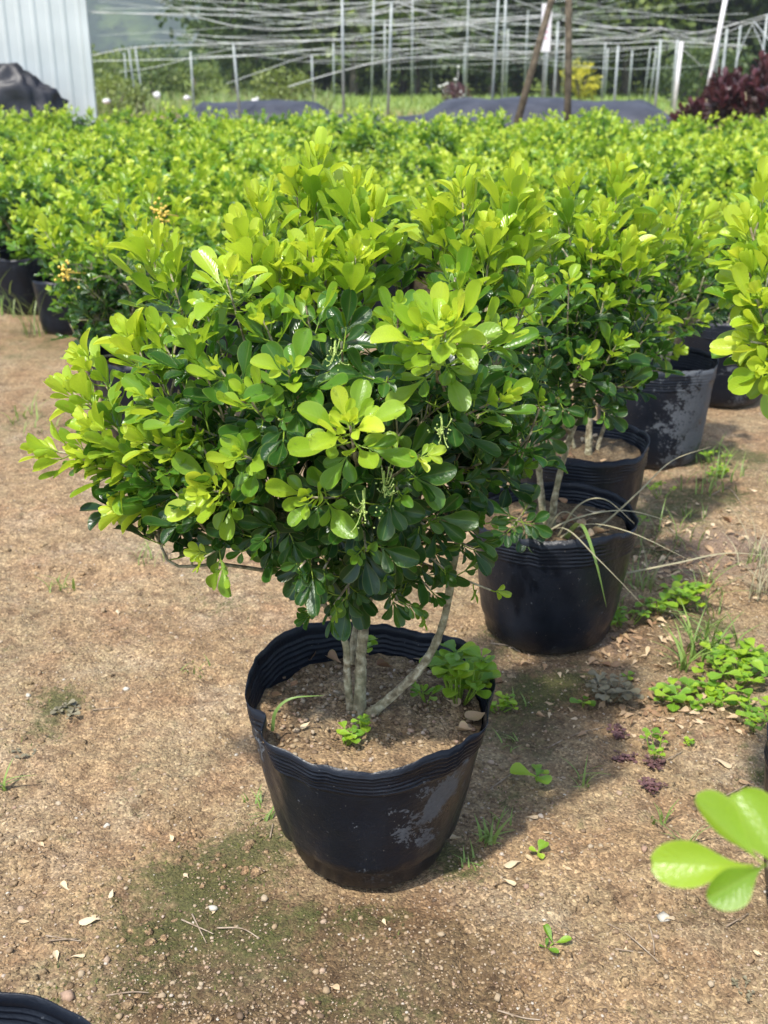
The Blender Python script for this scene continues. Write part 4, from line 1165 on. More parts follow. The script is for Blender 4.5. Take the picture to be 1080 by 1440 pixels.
wp = at(802, 150, 11.9); wp[2] = 0
wtop = at(800, -40, 11.9)
tag(MB().tube([wp, (wp + wtop) / 2 + np.array((.01, 0, 0)), wtop], [.040, .036, .033], 9).build("timber_post", M['wood']), "dark upright timber post at the back edge of the bed", "post")
w0, w1 = at(729, 165, 12.1), at(788, -45, 12.4); w0[2] = max(0, w0[2] - .5)
w0[0] -= .12
tag(MB().tube([w0, (w0 + w1) / 2, w1], [.042, .038, .032], 9).build("timber_prop", M['wood']), "dark leaning timber prop crossing in front of the white board", "post")
sg = empty("notice_board", tuple(at(763, 135, 26) * np.array((1, 1, 0))), "narrow white upright board with faded pink print on a post", "sign")
so = np.array(sg.location)
zb, zt = at(763, 72, 26)[2], at(763, 5, 26)[2]
MB().box((-.11, -.015, zb), (.11, .015, zt)).build("board", M['sign'], sg, False)
for q in range(5):
    z = zb + (zt - zb) * (.25 + .13 * q)
    MB().box((-.055 + .012 * (q % 2), -.020, z), (.05, -.016, z + .05)).build("print_mark", M['sign_pink'], sg, False)
MB().tube([(0, .035, -.05), (0, .035, zt)], .02, 8).build("post", M['galv'], sg)

# ------------------------------------------------------------------ bushes, forest edge
def blob_crown(seed, rad, n_clump, n_leaf, leaf, mat, age_lo, age_hi, hollow=.35):
    rr = np.random.default_rng(seed); lv = Leaves(); P = []
    for c in range(n_clump):
        u = unit(rr.normal(size=3)); r = rr.uniform(hollow, 1.0) ** .6
        cc = u * np.array(rad) * r
        cr = np.mean(rad) * rr.uniform(.22, .36)
        n_ = rr.normal(size=(n_leaf, 3)); n_ /= np.linalg.norm(n_, axis=1)[:, None]
        a0 = rr.uniform(0, 1)
        for v in n_:
            q = cc + v * cr * rr.uniform(.5, 1.0) * np.array((1, 1, .7))
            lv.add(q, unit(v + rr.normal(size=3) * .7 + np.array((0, 0, -.3))), v + np.array((0, 0, .6)), leaf * rr.uniform(.7, 1.3), np.clip(age_lo + (age_hi - age_lo) * (a0 * .6 + rr.random() * .4), 0, 1), rr.integers(6))
    T = [leaf_template(3, 2, 0, .1 * i, 0, 3.5, i, .34) for i in range(6)]
    return leaves_mesh("crown", lv, T, mat, rr)


def bush(name, px, Y, h, w, mat, seed, label, cat="bush", ages=(.1, .7), leaf=.09, group=None):
    root = empty(name, (at(px, 120, Y)[0], Y, 0), label, cat, group)
    o = obj("crown", blob_crown(seed, (w / 2, w / 2, h * .46), 34, 30, leaf, mat, *ages), root, (0, 0, h * .52))
    m = MB()
    for a_ in (0.3, 2.2, 4.4): m.tube([(0, 0, 0), (.1 * w * math.cos(a_), .1 * w * math.sin(a_), h * .3), (.2 * w * math.cos(a_), .2 * w * math.sin(a_), h * .6)], [.03 * w, .02 * w, .01], 6)
    m.build("stems", M['trunk'], root)


bush("garden_bush", 398, 27, 1.15, 1.35, M['leaf_tree'], 501, "rounded light green bush behind the shade cloth hump", ages=(0, .3))
bush("golden_bush", 816, 34, 1.25, 1.0, M['leaf_yellow'], 502, "rounded golden yellow bush behind the long shade cloth", ages=(0, 1))
bush("garden_bush", 158, 26, .95, 1.4, M['leaf_tree'], 503, "yellowish green bush close by the shed corner", ages=(0, .35))
bush("flowering_clump", 642, 31, .62, .60, M['leaf_purple'], 504, "low mauve clump with white blossoms behind the shade cloth", "plant", (0, .4), .07)
for o in list(SC.objects):
    if o.name.startswith("flowering_clump"):
        for q, (dx, dz) in enumerate(((-.05, .72), (.02, 1.02), (-.26, .62), (-.34, .58), (.1, .42), (.18, .34), (.08, .30), (-.45, .55))):
            m = MB(); m.add(ICO_V * np.array((.045, .045, .035)) + np.array((dx, -.25, dz)), [tuple(f) for f in ICO_F]); m.tube([(0, 0, .05), (dx * .6, -.15, dz * .6), (dx, -.25, dz)], .006, 4); m.build("blossom", M['petal'], o)
# pale buckets / sacks in the brown strip read as white specks
for px, Y, s_ in ((221, 27, .11), (263, 26, .07), (358, 26, .10), (150, 24, .07), (374, 27, .05), (362, 30, .05), (622, 40, .0)):
    if not s_: continue
    b = at(px, 140, Y)
    rr = np.random.default_rng(px)
    tag(obj("field_stone", pebbles_mesh("field_stone", np.array([[0, 0, s_ * .6]]), np.array([s_]), rr, M['galv_white'], .85), None, (b[0], Y, .25 if px > 300 else .35)), "pale lump lying among brown grass beyond the bed", "stone", "pale lumps in the brown grass")

bm = [blob_crown(520 + v, (1.0, 1.0, .62), 40, 26, .13, M['leaf_tree'], *((.05, .55), (.4, .95), (.2, .7))[v]) for v in range(3)]
tm = [blob_crown(540 + v, (2.6, 2.6, 2.9), 85, 36, .30, M['leaf_tree'], *((.05, .6), (.25, .85), (.45, 1.0), (.15, .75))[v], hollow=.2) for v in range(4)]
rng = np.random.default_rng(8)


def trunk_mesh(seed, h):
    rr = np.random.default_rng(seed); m = MB()
    m.tube(spline([(0, 0, -.1), (.1 * rr.normal(), .1 * rr.normal(), h * .4), (.2 * rr.normal(), .2 * rr.normal(), h)], 4), np.linspace(.17, .06, 9), 8)
    for i in range(5):
        a_ = i * 1.3; z = h * rr.uniform(.45, .8)
        m.tube([(0, 0, z), (.6 * math.cos(a_), .6 * math.sin(a_), z + .6), (1.5 * math.cos(a_), 1.5 * math.sin(a_), z + 1.5)], [.06, .045, .02], 5)
    return m.mesh("trunk", M['trunk'])


trm = [trunk_mesh(560 + i, 4.6) for i in range(3)]
for i in range(30):
    rowi = i % 3
    Yt = (44, 50, 58)[rowi] + rng.uniform(-2.5, 2.5)
    px = 345 + (i // 3) * 87 + rowi * 31 + rng.normal() * 12
    s_ = rng.uniform(.85, 1.25)
    cz = (3.6, 4.6, 4.2)[rowi] * s_
    kind = rng.integers(4)
    lab = ("sunlit yellowish green tree at the forest edge", "mid green tree at the forest edge", "deep dark green tree at the forest edge", "leafy green tree at the forest edge")[kind]
    root = empty("forest_tree", (at(px, 110, Yt)[0], Yt, 0), lab, "tree", lab.replace(" tree", " trees"), rng.uniform(0, 6.28), s_)
    obj("crown", tm[kind], root, (0, 0, cz / s_)); obj("trunk", trm[i % 3], root)
for i in range(34):
    Yb = rng.uniform(36, 46) if i % 2 else rng.uniform(46, 60)
    px = 120 + i * 30 + rng.normal() * 14
    kind = rng.integers(3)
    if Yb < 46 and 380 < px < 960: Yb = rng.uniform(45, 50); kind = 1
    lab = ("bright green bush below the forest trees", "dark green bush below the forest trees", "green bush below the forest trees")[kind]
    s_ = rng.uniform(.8, 1.5)
    root = empty("forest_bush", (at(px, 110, Yb)[0], Yb, 0), lab, "bush", lab.replace(" bush", " bushes"), rng.uniform(0, 6), s_)
    obj("crown", bm[kind], root, (0, 0, .62))
    MB().tube([(0, 0, -.05), (.05, 0, .4), (0, .05, .8)], [.05, .04, .02], 6).build("stem", M['trunk'], root)

# the wood on the slope behind reads as one mass
lv = Leaves(); rr = np.random.default_rng(600)
for i in range(520):
    x, y = rr.uniform(-75, 85), rr.uniform(64, 150)
    tt = np.clip((y - 95) / 90, 0, 1)
    z0 = 30 * math.sin(tt * math.pi * .62) ** 1.2 * np.clip((x + 24) / 16, .1, 1) * .85 if y > 95 else 0
    c0 = np.array((x, y, z0 + rr.uniform(2.0, 4.5))); a0 = rr.uniform(.1, .8); sz = rr.uniform(1.8, 3.2)
    qx, qy, _ = project(c0 + np.array((0, 0, sz * 1.3)))
    if qx < 300 and qy < 66 - max(0, qx - 230) * .5: continue
    n_ = rr.normal(size=(70, 3)); n_ /= np.linalg.norm(n_, axis=1)[:, None]
    for v in n_:
        lv.add(c0 + v * sz * np.array((1, 1, 1.25)) * rr.uniform(.6, 1.05), unit(v + rr.normal(size=3) * .6), v + np.array((0, 0, .5)), sz * rr.uniform(.22, .42), np.clip(a0 + rr.normal() * .15, 0, 1), rr.integers(6))
T2 = [leaf_template(3, 2, 0, .1 * i, 0, 3.5, i, .36) for i in range(6)]
tag(obj("far_woodland", leaves_mesh("far_woodland", lv, T2, M['leaf_tree'], rr)), "green woodland covering the slope behind the forest edge", "woodland", None, "stuff")

# tall dry grass strip between the cloth and the trees
def blade(lv_m, base, h, lean, w, rr, age, seg=4):
    a = rr.uniform(0, 6.28); ld = np.array((math.cos(a), math.sin(a), 0)) if lean is None else np.asarray(lean[:3], float)
    amt = rr.uniform(.35, 1.15) if lean is None else lean[3]
    side = unit(np.cross(ld, (0, 0, 1)) + .01)
    V = []
    for i in range(seg + 1):
        f = i / seg
        p = np.asarray(base) + np.array((0, 0, h * (f - .35 * amt * f * f * (1 if amt < 1 else amt)))) + ld * h * amt * f * f
        ww = w * (1 - f ** 1.6) + .0002
        V += [p - side * ww, p + side * ww]
    F = [(2 * i, 2 * i + 1, 2 * i + 3, 2 * i + 2) for i in range(seg)]
    lv_m.add(V, F, age)


def blades_obj(name, mb, mat, parent=None, loc=None):
    V = np.concatenate(mb.v); a = np.concatenate(mb.a)
    return obj(name, mesh(name, V, np.array(mb.f), mat, {"age": a, "rnd": np.zeros(len(V))}), parent, loc)


gm = MB(); rr = np.random.default_rng(610)
for i in range(5200):
    Yb = rr.uniform(25, 43); px = rr.uniform(120, 960)
    blade(gm, (at(px, 120, Yb)[0], Yb, 0), rr.uniform(.12, .42) * (1.3 if px < 470 else .7), None, .018, rr, rr.uniform(.35, 1) if px < 470 else rr.uniform(0, .35), 2)
tag(blades_obj("meadow_grass", gm, M['grass']), "rough grass strip between shade cloth and trees", "grass", None, "stuff")

# ------------------------------------------------------------------ things on the bare soil
rng = np.random.default_rng(31)
n = 46000
yy = 0.93 + (3.9 - .93) * rng.random(n) ** 1.9
xx = rng.uniform(-1, 1, n) * (.37 * np.hypot(yy, .8) + .05)
rad = np.minimum(np.exp(rng.normal(math.log(.0014), .42, n)), .0052)
dens = np.array([mnoise.noise(Vector((a * 3.5, b * 3.5, 4.0))) + .5 * mnoise.noise(Vector((a * 14, b * 14, 2.0))) for a, b in zip(xx, yy)])
ok = (dens + rng.normal(0, .35, n) > -.25) & (np.hypot(xx - PX0, yy - PY0) > .12)
xx, yy, rad = xx[ok], yy[ok], rad[ok]
P = np.array([(a, b, gz(a, b) + r * .15) for a, b, r in zip(xx, yy, rad)])
tag(obj("gravel", pebbles_mesh("gravel", P, rad, rng, M['pebble'], .65)), "fine tan grit strewn over the bare soil", "gravel", None, "stuff")

# crumbled lumps of soil, gathered in drifts
n = 5200
yy = 0.93 + 2.9 * rng.random(n) ** 1.7
xx = rng.uniform(-1, 1, n) * (.37 * np.hypot(yy, .8) + .05)
dens = np.array([mnoise.noise(Vector((a * 4.2 + 9, b * 4.2, 7.0))) + .6 * mnoise.noise(Vector((a * 11, b * 11, 3.0))) for a, b in zip(xx, yy)])
ok = (dens > .12) & (np.hypot(xx - PX0, yy - PY0) > .14) & (np.hypot(xx - .335, yy - 2.02) > .16)
xx, yy = xx[ok], yy[ok]
rad = np.minimum(np.exp(rng.normal(math.log(.0042), .45, len(xx))), .012)
P = np.array([(a, b, gz(a, b) - r * .12) for a, b, r in zip(xx, yy, rad)])
tag(obj("soil_crumbs", pebbles_mesh("soil_crumbs", P, rad, rng, M['soil_crumb'], .6, None, .28, True)), "loose crumbs of brown soil in drifts on the ground", "soil", None, "stuff")

# moss tufts
V_, F_, A_, n = [], [], [], 0
mb = MB()
cand = 0
for sx, sy, rx, ry, w in MOSS:
    if sy < 700 or w < .35: continue
    g = ground_at(sx, sy)
    for _ in range(int(150 * w)):
        x, y = g[0] + rng.normal() * rx * .55, g[1] + rng.normal() * ry * .55
        if math.hypot(x - PX0, y - PY0) < .135 or mnoise.noise(Vector((x * 30, y * 30, 0))) < -.05: continue
        blade(mb, (x, y, gz(x, y) - .001), rng.uniform(.003, .0075), None, .0011, rng, rng.random(), 2)
tag(blades_obj("moss", mb, M['moss']), "olive moss growing in patches on the soil", "moss", None, "stuff")

# stones
for i, (px, py, r, c) in enumerate(((95, 1403, .0095, .94), (168, 1236, .005, .9), (82, 1130, .006, .85), (300, 1276, .0055, 1.0), (372, 1265, .006, .8), (150, 1160, .006, 1.0), (28, 1275, .006, .9), (115, 1375, .007, .75), (228, 1402, .006, .7), (740, 1247, .007, .95), (905, 1205, .006, .95),
                                     (760, 1150, .006, .98), (935, 1295, .008, 1.0), (830, 1195, .005, .85), (1000, 1385, .006, .8), (145, 860, .007, .6), (690, 1075, .006, .9), (178, 970, .006, 1.0), (40, 980, .006, 1.), (150, 1350, .006, .9), (620, 1320, .005, .7), (455, 1300, .005, .9), (870, 1120, .006, .9), (700, 1400, .006, .7))):
    g = ground_at(px, py); rr = np.random.default_rng(900 + i)
    lab = ("small reddish stone on damp ground beside the empty black pot" if i == 0 else "small pale stone lying on the bare soil")
    o = obj("stone", pebbles_mesh("stone", np.zeros((1, 3)), np.array([r]), rr, M['pebble'], .7, np.array([c])), None, (g[0], g[1], gz(g[0], g[1]) + r * .3))
    tag(o, lab, "stone", None if i == 0 else "small stones on the soil")

# fallen leaves, each its own
DRY = []
for q in range(5):
    V, F, U = leaf_template(7, 5, .9 * (q % 3 - .6), .25 * (q % 2) - .1, .15, 1.2, 70 + q, .20 + .04 * (q % 3))
    V = V.copy(); V[:, 2] += .10 * np.sin(V[:, 1] * 5 + q) * (.5 + V[:, 0]); V[:, 1] -= .5; V[:, 2] -= V[:, 2].min()
    DRY += [mesh("fallen_leaf", V, F, M['dry'], {"age": np.full(len(V), a), "rnd": np.zeros(len(V))}, U) for a in (.0, .3, .65, 1.0)]
spots = [(126, 1298, .030, 0, .9), (263, 1237, .016, 0, .3), (90, 1252, .020, 8, .5), (158, 1262, .018, 0, 1.5), (80, 1350, .017, 4, .2), (165, 860, .026, 0, .1), (748, 1155, .020, 5, 2.2), (770, 1175, .016, 1, .4), (720, 1215, .030, 0, 1.0), (716, 1240, .022, 4, 2.0), (745, 1210, .02, 5, .3),
         (1015, 1075, .034, 1, 2.1), (1050, 1100, .026, 6, .5), (975, 1115, .024, 6, 1.2), (940, 1298, .020, 0, 2.6), (1068, 1345, .02, 4, .5), (880, 1335, .018, 4, 1.4), (985, 1020, .03, 5, .7), (960, 1010, .022, 9, 2.4), (800, 1225, .014, 5, .7), (60, 1190, .014, 5, .4), (240, 1180, .014, 8, 1.8), (35, 1295, .02, 5, 1.0),
         (110, 1345, .018, 0, 2.5), (880, 900, .03, 10, .3), (920, 880, .026, 7, 1.3), (850, 935, .024, 11, 2.1), (1000, 770, .035, 6, .2), (1040, 760, .03, 5, 1.5), (970, 790, .03, 10, 2.7), (1055, 800, .032, 7, .9), (1020, 730, .034, 11, 1.9), (940, 770, .03, 6, .1), (1060, 840, .03, 5, 2.2), (1000, 800, .028, 3, 1.2),
         (960, 750, .03, 2, .8), (1035, 710, .03, 6, 2.9), (900, 850, .025, 11, 1.7), (760, 1010, .018, 10, .5), (700, 960, .02, 11, 2.6), (740, 935, .022, 10, .9), (540, 1300, .012, 8, .3), (300, 1280, .013, 4, 1.1), (470, 1390, .014, 9, 2.2), (640, 1180, .016, 8, .8), (210, 700, .02, 6, .6), (310, 830, .024, 10, .2), (130, 1290, .012, 9, 2.0),
         (985, 680, .03, 5, 1.0), (1060, 690, .03, 4, 2.0), (930, 1050, .018, 9, 2.5), (1040, 1035, .022, 5, .1)]
for i, (px, py, s_, v, a_) in enumerate(spots):
    g = ground_at(px, py)
    o = obj("fallen_leaf", DRY[v % 20], None, (g[0], g[1], gz(g[0], g[1]) + .001))
    o.scale = (s_,) * 3; o.rotation_euler = (rng.normal() * .15, rng.normal() * .15, a_ * 2)
    if i == 0: tag(o, "longest pale cream fallen leaf on soil beside the mossy patch", "leaf")
    elif px > 880 and py < 860: tag(o, "dry brown fallen leaf in the litter beside the pot row", "leaf", "fallen leaves in the litter")
    else: tag(o, "small dry curled leaf lying on the bare soil", "leaf", "dry leaves scattered on the soil")
# twigs
for i, pts in enumerate(([(855, 1298), (885, 1318), (925, 1355)], [(912, 1302), (918, 1325), (920, 1345)], [(865, 1338), (905, 1342)], [(255, 1290), (300, 1315)], [(270, 1285), (290, 1325)], [(305, 1303), (340, 1308), (365, 1325)], [(70, 1328), (110, 1322)], [(65, 1318), (112, 1326)],
                         [(150, 1405), (185, 1402), (210, 1400)], [(700, 1418), (735, 1428), (760, 1432)], [(1020, 1310), (1052, 1290)], [(690, 905), (715, 910), (732, 918)], [(940, 745), (960, 760), (985, 775)], [(1000, 700), (1025, 690), (1050, 720), (1080, 725)], [(925, 1080), (960, 1060)],
                         [(690, 1110), (728, 1085)], [(770, 1052), (810, 1035), (850, 1024)], [(130, 999), (170, 997)], [(380, 1180), (384, 1160)], [(1010, 1125), (1058, 1098)])):
    P = [ground_at(*q) for q in pts]
    mid = np.mean(P, axis=0); mid[2] = gz(mid[0], mid[1])
    P = [np.array((q[0] - mid[0], q[1] - mid[1], gz(q[0], q[1]) - mid[2] + .003)) for q in P]
    S_ = spline(P, 4)
    tag(MB().tube(S_, np.linspace(.0014, .0007, len(S_)), 5).build("twig", M['twig'], None, True, tuple(mid)), "thin dry twig lying on the bare soil", "twig", "dry twigs on the soil")

# ------------------------------------------------------------------ weeds
def round_leaf(seed):
    V, F, U = leaf_template(7, 5, .35, -.12, .08, 1.5, seed, .40)
    return V, F, U


WT = [round_leaf(80 + i) if i < 4 else NEAR_T[i] for i in range(6)]


def weed(px, py, label, seed, spread_=.05, n=14, size=.018, h=.03, mat='leaf_weed', ages=(0, .7), group=None, name="weed", z=None, shapes=(0, 4)):
    size *= 1.3 if mat == 'leaf_weed' else 1.0
    rr = np.random.default_rng(seed); g = ground_at(px, py, z or 0.0)
    z0 = gz(g[0], g[1]) if z is None else z
    root = empty(name, (g[0], g[1], z0), label, "weed", group)
    st = MB()
    for i in range(n):
        a = rr.uniform(0, 6.28); r = spread_ * math.sqrt(rr.random()); hh = h * rr.uniform(.4, 1.1)
        p = np.array((r * math.cos(a), r * math.sin(a), hh))
        st.tube(spline([(p[0] * .35, p[1] * .35, -.003), (p[0] * .8, p[1] * .8, hh * .55), p], 2), np.linspace(.0012, .0007, 5), 4)
        b = rr.uniform(0, 6.28)
        for q in range(rr.integers(2, 5)):
            b += 2.1; d = np.array((math.cos(b), math.sin(b), rr.uniform(.0, .45)))
            lv_ = Leaves(); lv_.add((0, 0, 0), d, (0, 0, 1), 1.0, 0, 0)
            key = ("w", mat, int(rr.integers(*shapes)), int(rr.integers(4)))
            if key not in LEAF_CACHE:
                V, F, U = WT[key[2]]
                LEAF_CACHE[key] = mesh("leaf", V, F, M[mat], {"age": np.full(len(V), ages[0] + (ages[1] - ages[0]) * key[3] / 3), "rnd": np.zeros(len(V))}, U)
            lf = obj("leaf", LEAF_CACHE[key], root)
            s_ = size * rr.uniform(.45, 1.3)
            m4 = np.eye(4); m4[:3, :3] = lv_.R[0] * s_; m4[:3, 3] = p
            lf.matrix_local = Matrix(m4.tolist())
    V = np.concatenate(st.v)
    F = [f for f in st.f]
    obj("stalks", mesh("stalks", V, F, M[mat], {"age": np.full(len(V), .4), "rnd": np.zeros(len(V))}), root)
    return root


def tuft(px, py, label, seed, n=14, h=.07, w=.0016, mat='grass', ages=(0, .6), group=None, r=.015, z=None, lean=None, name="grass_tuft"):
    rr = np.random.default_rng(seed); g = ground_at(px, py, z or 0.0)
    z0 = gz(g[0], g[1]) if z is None else z
    root = empty(name, (g[0], g[1], z0), label, "grass", group)
    for i in range(n):
        m = MB(); a = rr.uniform(0, 6.28); q = r * math.sqrt(rr.random())
        blade(m, (q * math.cos(a), q * math.sin(a), -.003), h * rr.uniform(.5, 1.15), lean, w * rr.uniform(.7, 1.3), rr, rr.uniform(*ages), 6)
        blades_obj("blade", m, M[mat], root)
    return root


weed(1040, 950, "dense bright round-leaved weed patch on shaded soil beside grass", 1, .075, 34, .021, .045)
weed(1000, 985, "round-leaved weed spreading low below the dense weed patch", 2, .05, 16, .019, .022)
weed(935, 985, "small round-leaved weed creeping towards the purple seedlings", 3, .035, 10, .019, .018)
weed(955, 850, "pale leafy weed standing behind the grass tuft", 4, .045, 16, .020, .04)
weed(925, 865, "little leafy weed at the foot of the black pot row", 5, .03, 9, .018, .03, ages=(.2, .8))
weed(825, 895, "tiny pale-leaved sprig growing against the second black pot", 6, .018, 8, .011, .025, ages=(.1, .5))
weed(822, 992, "single bright round leaf sprouting on dim soil", 7, .008, 2, .018, .012)
weed(885, 962, "single bright seedling beside the greyish withered weed", 8, .006, 1, .018, .012)
weed(860, 985, "greyish withered weed on soil between pots and bright weeds", 9, .045, 20, .020, .03, mat='leaf_grey')
for i, (px, py) in enumerate(((868, 1030), (878, 1066), (916, 1080), (918, 1112))):
    weed(px, py, "small feathery purple seedling on the sandy soil", 20 + i, .018, 16, .009, .010, mat='leaf_purple', group="purple seedlings")
weed(757, 1098, "four-leaved green seedling on the soil past the main pot", 30, .010, 2, .026, .02, ages=(.2, .6))
weed(755, 1206, "tiny yellow-green sprout near dry pale leaves", 31, .005, 1, .018, .008)
weed(95, 1005, "pale grey-green rosette beside the small moss clump", 32, .025, 7, .014, .008, mat='leaf_grey')
weed(35, 1060, "flat grey-green seedling near the edge of moss", 33, .02, 4, .011, .006, mat='leaf_grey')
weed(770, 1330, "narrow green sprig lying on open sandy soil", 34, .008, 2, .016, .006, ages=(.4, .8), shapes=(4, 6))
weed(1045, 1395, "tiny pale creeping plant by the damp soil", 35, .02, 6, .006, .005, mat='leaf_grey')
weed(970, 1050, "minute pale seedling between dry leaves and weeds", 36, .01, 3, .008, .008, ages=(0, .4))
weed(880, 880, "low green weed between the second pot and the grass", 38, .04, 10, .015, .025, ages=(.3, .9))
weed(700, 1000, "dark little weed hugging the shaded side of main pot", 39, .03, 10, .012, .018, ages=(.5, 1.0))
weed(1060, 1010, "low round-leaved weed at the end of the dense patch", 40, .04, 12, .016, .02)
weed(935, 640, "small green sprig at the foot of the dusty pot", 37, .03, 8, .02, .05)
tuft(985, 925, "soft green grass tuft beside the dense round-leaved weeds", 41, 20, .11, .0030, r=.03)
tuft(960, 940, "arching green grass tuft over round-leaved weeds", 42, 12, .09, .0030, r=.02)
tuft(685, 1185, "small bright green grass tuft beside the main pot", 43, 14, .045, .0028, r=.012, ages=(0, .3))
tuft(820, 1105, "sparse flattened grass blades on sandy soil", 44, 9, .055, .0016, r=.02)
tuft(925, 1160, "thin dark grass sprig lying near the blurred leaves", 45, 8, .05, .0016, r=.015, ages=(.3, .6))
tuft(960, 1195, "flattened dull grass stems under the blurred leaves", 46, 7, .07, .0014, r=.02, ages=(.4, .9))
tuft(1075, 840, "dry straw-coloured grass clump beside the weeds", 47, 40, .15, .0014, 'straw', (0, 1), r=.04)
tuft(1060, 790, "loose straw stems over leaf litter beside the weeds", 48, 22, .13, .0013, 'straw', (0, 1), r=.05)
tuft(1010, 900, "loose green grass rising through the dense round-leaved weeds", 64, 16, .12, .0026, r=.05)
tuft(900, 830, "thin grass sprigs beside the second pot on litter", 65, 14, .08, .0015, r=.05, ages=(.2, .9))
tuft(1050, 680, "green grass on the mossy strip before dry litter", 66, 24, .09, .0018, r=.1, ages=(.1, .8))
tuft(985, 690, "green and straw grass by the mossy ground past the pots", 49, 22, .10, .0018, r=.06)
tuft(1000, 650, "short grass on the mossy ground past the dusty pot", 50, 18, .07, .0020, r=.08)
tuft(375, 1150, "little green grass sprig against the foot of the main pot", 51, 9, .04, .0016, r=.01)
tuft(80, 825, "short green grass sprigs on open sandy soil", 52, 14, .045, .0018, r=.03)
tuft(100, 828, "two broad flat grass blades lying on sand", 53, 3, .06, .0032, r=.01, ages=(.1, .3))
tuft(205, 790, "wispy pale grass on sand under the shrub's low leaves", 54, 14, .07, .0012, r=.05, ages=(.3, 1))
tuft(275, 945, "sparse flat green grass on sand behind the main pot", 55, 10, .035, .0014, r=.03)
tuft(50, 470, "tall branching grass stalk before the nursery bed", 56, 22, .32, .0028, r=.06, ages=(.2, .9))
tuft(20, 440, "grey-green grass clump at the foot of the bed", 57, 24, .30, .0030, r=.12, ages=(.2, .9))
tuft(95, 460, "dull grass clump growing near the flowering shrub", 58, 24, .26, .0028, r=.12, ages=(.3, 1.0))
tuft(25, 590, "short green grass patch on open soil before the bed", 59, 18, .09, .0022, r=.08)
tuft(60, 610, "sparse green grass blades on pale open soil", 60, 12, .07, .0022, r=.08)
tuft(2, 1110, "curved green grass blades at the edge of the sand", 61, 6, .06, .0020, r=.01)
tuft(150, 540, "thin grass beside the pot of the flowering shrub", 62, 14, .14, .0018, r=.08, ages=(.3, 1))
tuft(940, 760, "green grass sprigs along the side of the pot row", 63, 18, .10, .0016, r=.08)
rr = np.random.default_rng(670)
for i in range(16):
    px, py = rr.uniform(850, 1078), rr.uniform(640, 1060)
    if i % 2: weed(px, py, "small green weed scattered in the leaf litter beside the pot row", 300 + i, rr.uniform(.015, .04), int(rr.integers(4, 11)), rr.uniform(.010, .017), rr.uniform(.01, .035), ages=(.1, .9), group="weeds scattered beside the pot row")
    else: tuft(px, py, "thin grass tuft scattered in the leaf litter beside the pot row", 300 + i, int(rr.integers(8, 18)), rr.uniform(.05, .12), .0016, r=.03, ages=(.1, 1), group="grass tufts beside the pot row")
for i, (px, py) in enumerate(((700, 1160), (660, 1215), (720, 1050), (735, 985), (355, 1130))):
    tuft(px, py, "tiny grass sprig growing close around the main pot's foot", 330 + i, 8, .03, .0016, r=.02, ages=(0, .6), group="grass sprigs around the main pot")
# in and around the pots
zs_ = .231
weed(645, 985, "lush round-leaved weed growing in the main pot under the curved stem", 70, .036, 30, .021, .065, z=zs_, ages=(.0, .5))
weed(485, 1045, "tiny succulent sprout on potting soil near the rim", 71, .018, 8, .011, .014, z=zs_, ages=(.1, .6))
weed(512, 1030, "little reddish-green sprout at the stem base in pot", 72, .008, 4, .011, .02, z=zs_, ages=(.2, .8))
weed(600, 985, "narrow-leaved sprout in the pot beside the lush weed", 73, .015, 5, .016, .02, z=zs_, ages=(.1, .5), shapes=(4, 6))
weed(510, 925, "short bud sprout on the thick stem in the pot", 74, .006, 3, .014, .025, z=zs_ + .04, ages=(.3, .7))
def ribbon(pts, w, mat, label, group=None, age=.5):
    """a long thin blade through (photo x, photo y, distance)"""
    P = spline([at(*q) for q in pts], 6); o0 = P[0].copy(); P = P - o0
    T = np.gradient(P, axis=0); V = []
    for i in range(len(P)):
        f = i / (len(P) - 1); sd = unit(np.cross(T[i], (0.2, -.5, .8))); ww = w * (1 - f ** 2.2) + .0002
        V += [P[i] - sd * ww, P[i] + np.array((0, 0, -.25 * ww)), P[i] + sd * ww]
    n = len(P); F = [(3 * i + q, 3 * i + q + 1, 3 * i + q + 4, 3 * i + q + 3) for i in range(n - 1) for q in (0, 1)]
    tag(obj("long_grass", mesh("long_grass", V, np.array(F), M[mat], {"age": np.full(len(V), age), "rnd": np.zeros(len(V))}), None, tuple(o0)), label, "grass blade", group)


ribbon([(383, 1028, 1.27), (388, 1000, 1.27), (410, 982, 1.27), (455, 978, 1.28)], .0022, 'grass', "curved grass blade rising from the main pot's soil")
ribbon([(790, 768, 1.99), (806, 742, 1.94), (820, 740, 1.88), (838, 790, 1.83), (853, 854, 1.825)], .0050, 'grass', "broad grey-green grass blade drooping over the second pot's rim")
for pts in ([(770, 770, 1.98), (820, 738, 1.93), (885, 748, 1.86), (975, 790, 1.85)], [(745, 768, 1.98), (790, 742, 1.88), (840, 785, 1.82), (905, 852, 1.80)], [(735, 770, 1.98), (800, 732, 1.95), (880, 718, 1.98), (962, 740, 2.0)],
            [(800, 765, 1.97), (850, 735, 1.98), (900, 690, 2.0), (945, 648, 2.05), (1000, 628, 2.1)], [(780, 762, 1.97), (812, 712, 1.95), (850, 702, 1.93), (893, 737, 1.92)], [(750, 770, 1.96), (735, 700, 1.9), (725, 690, 1.88)], [(760, 765, 1.97), (790, 720, 1.95), (830, 740, 1.9)]):
    ribbon(pts, .0017, 'straw', "long thin dry grass blade arching out of the second pot", "dry grass blades over the second pot")
ribbon([(880, 806, 2.02), (950, 792, 2.03), (1020, 778, 2.06), (1090, 782, 2.08)], .0018, 'straw', "single long straw stem lying above the leaf litter")
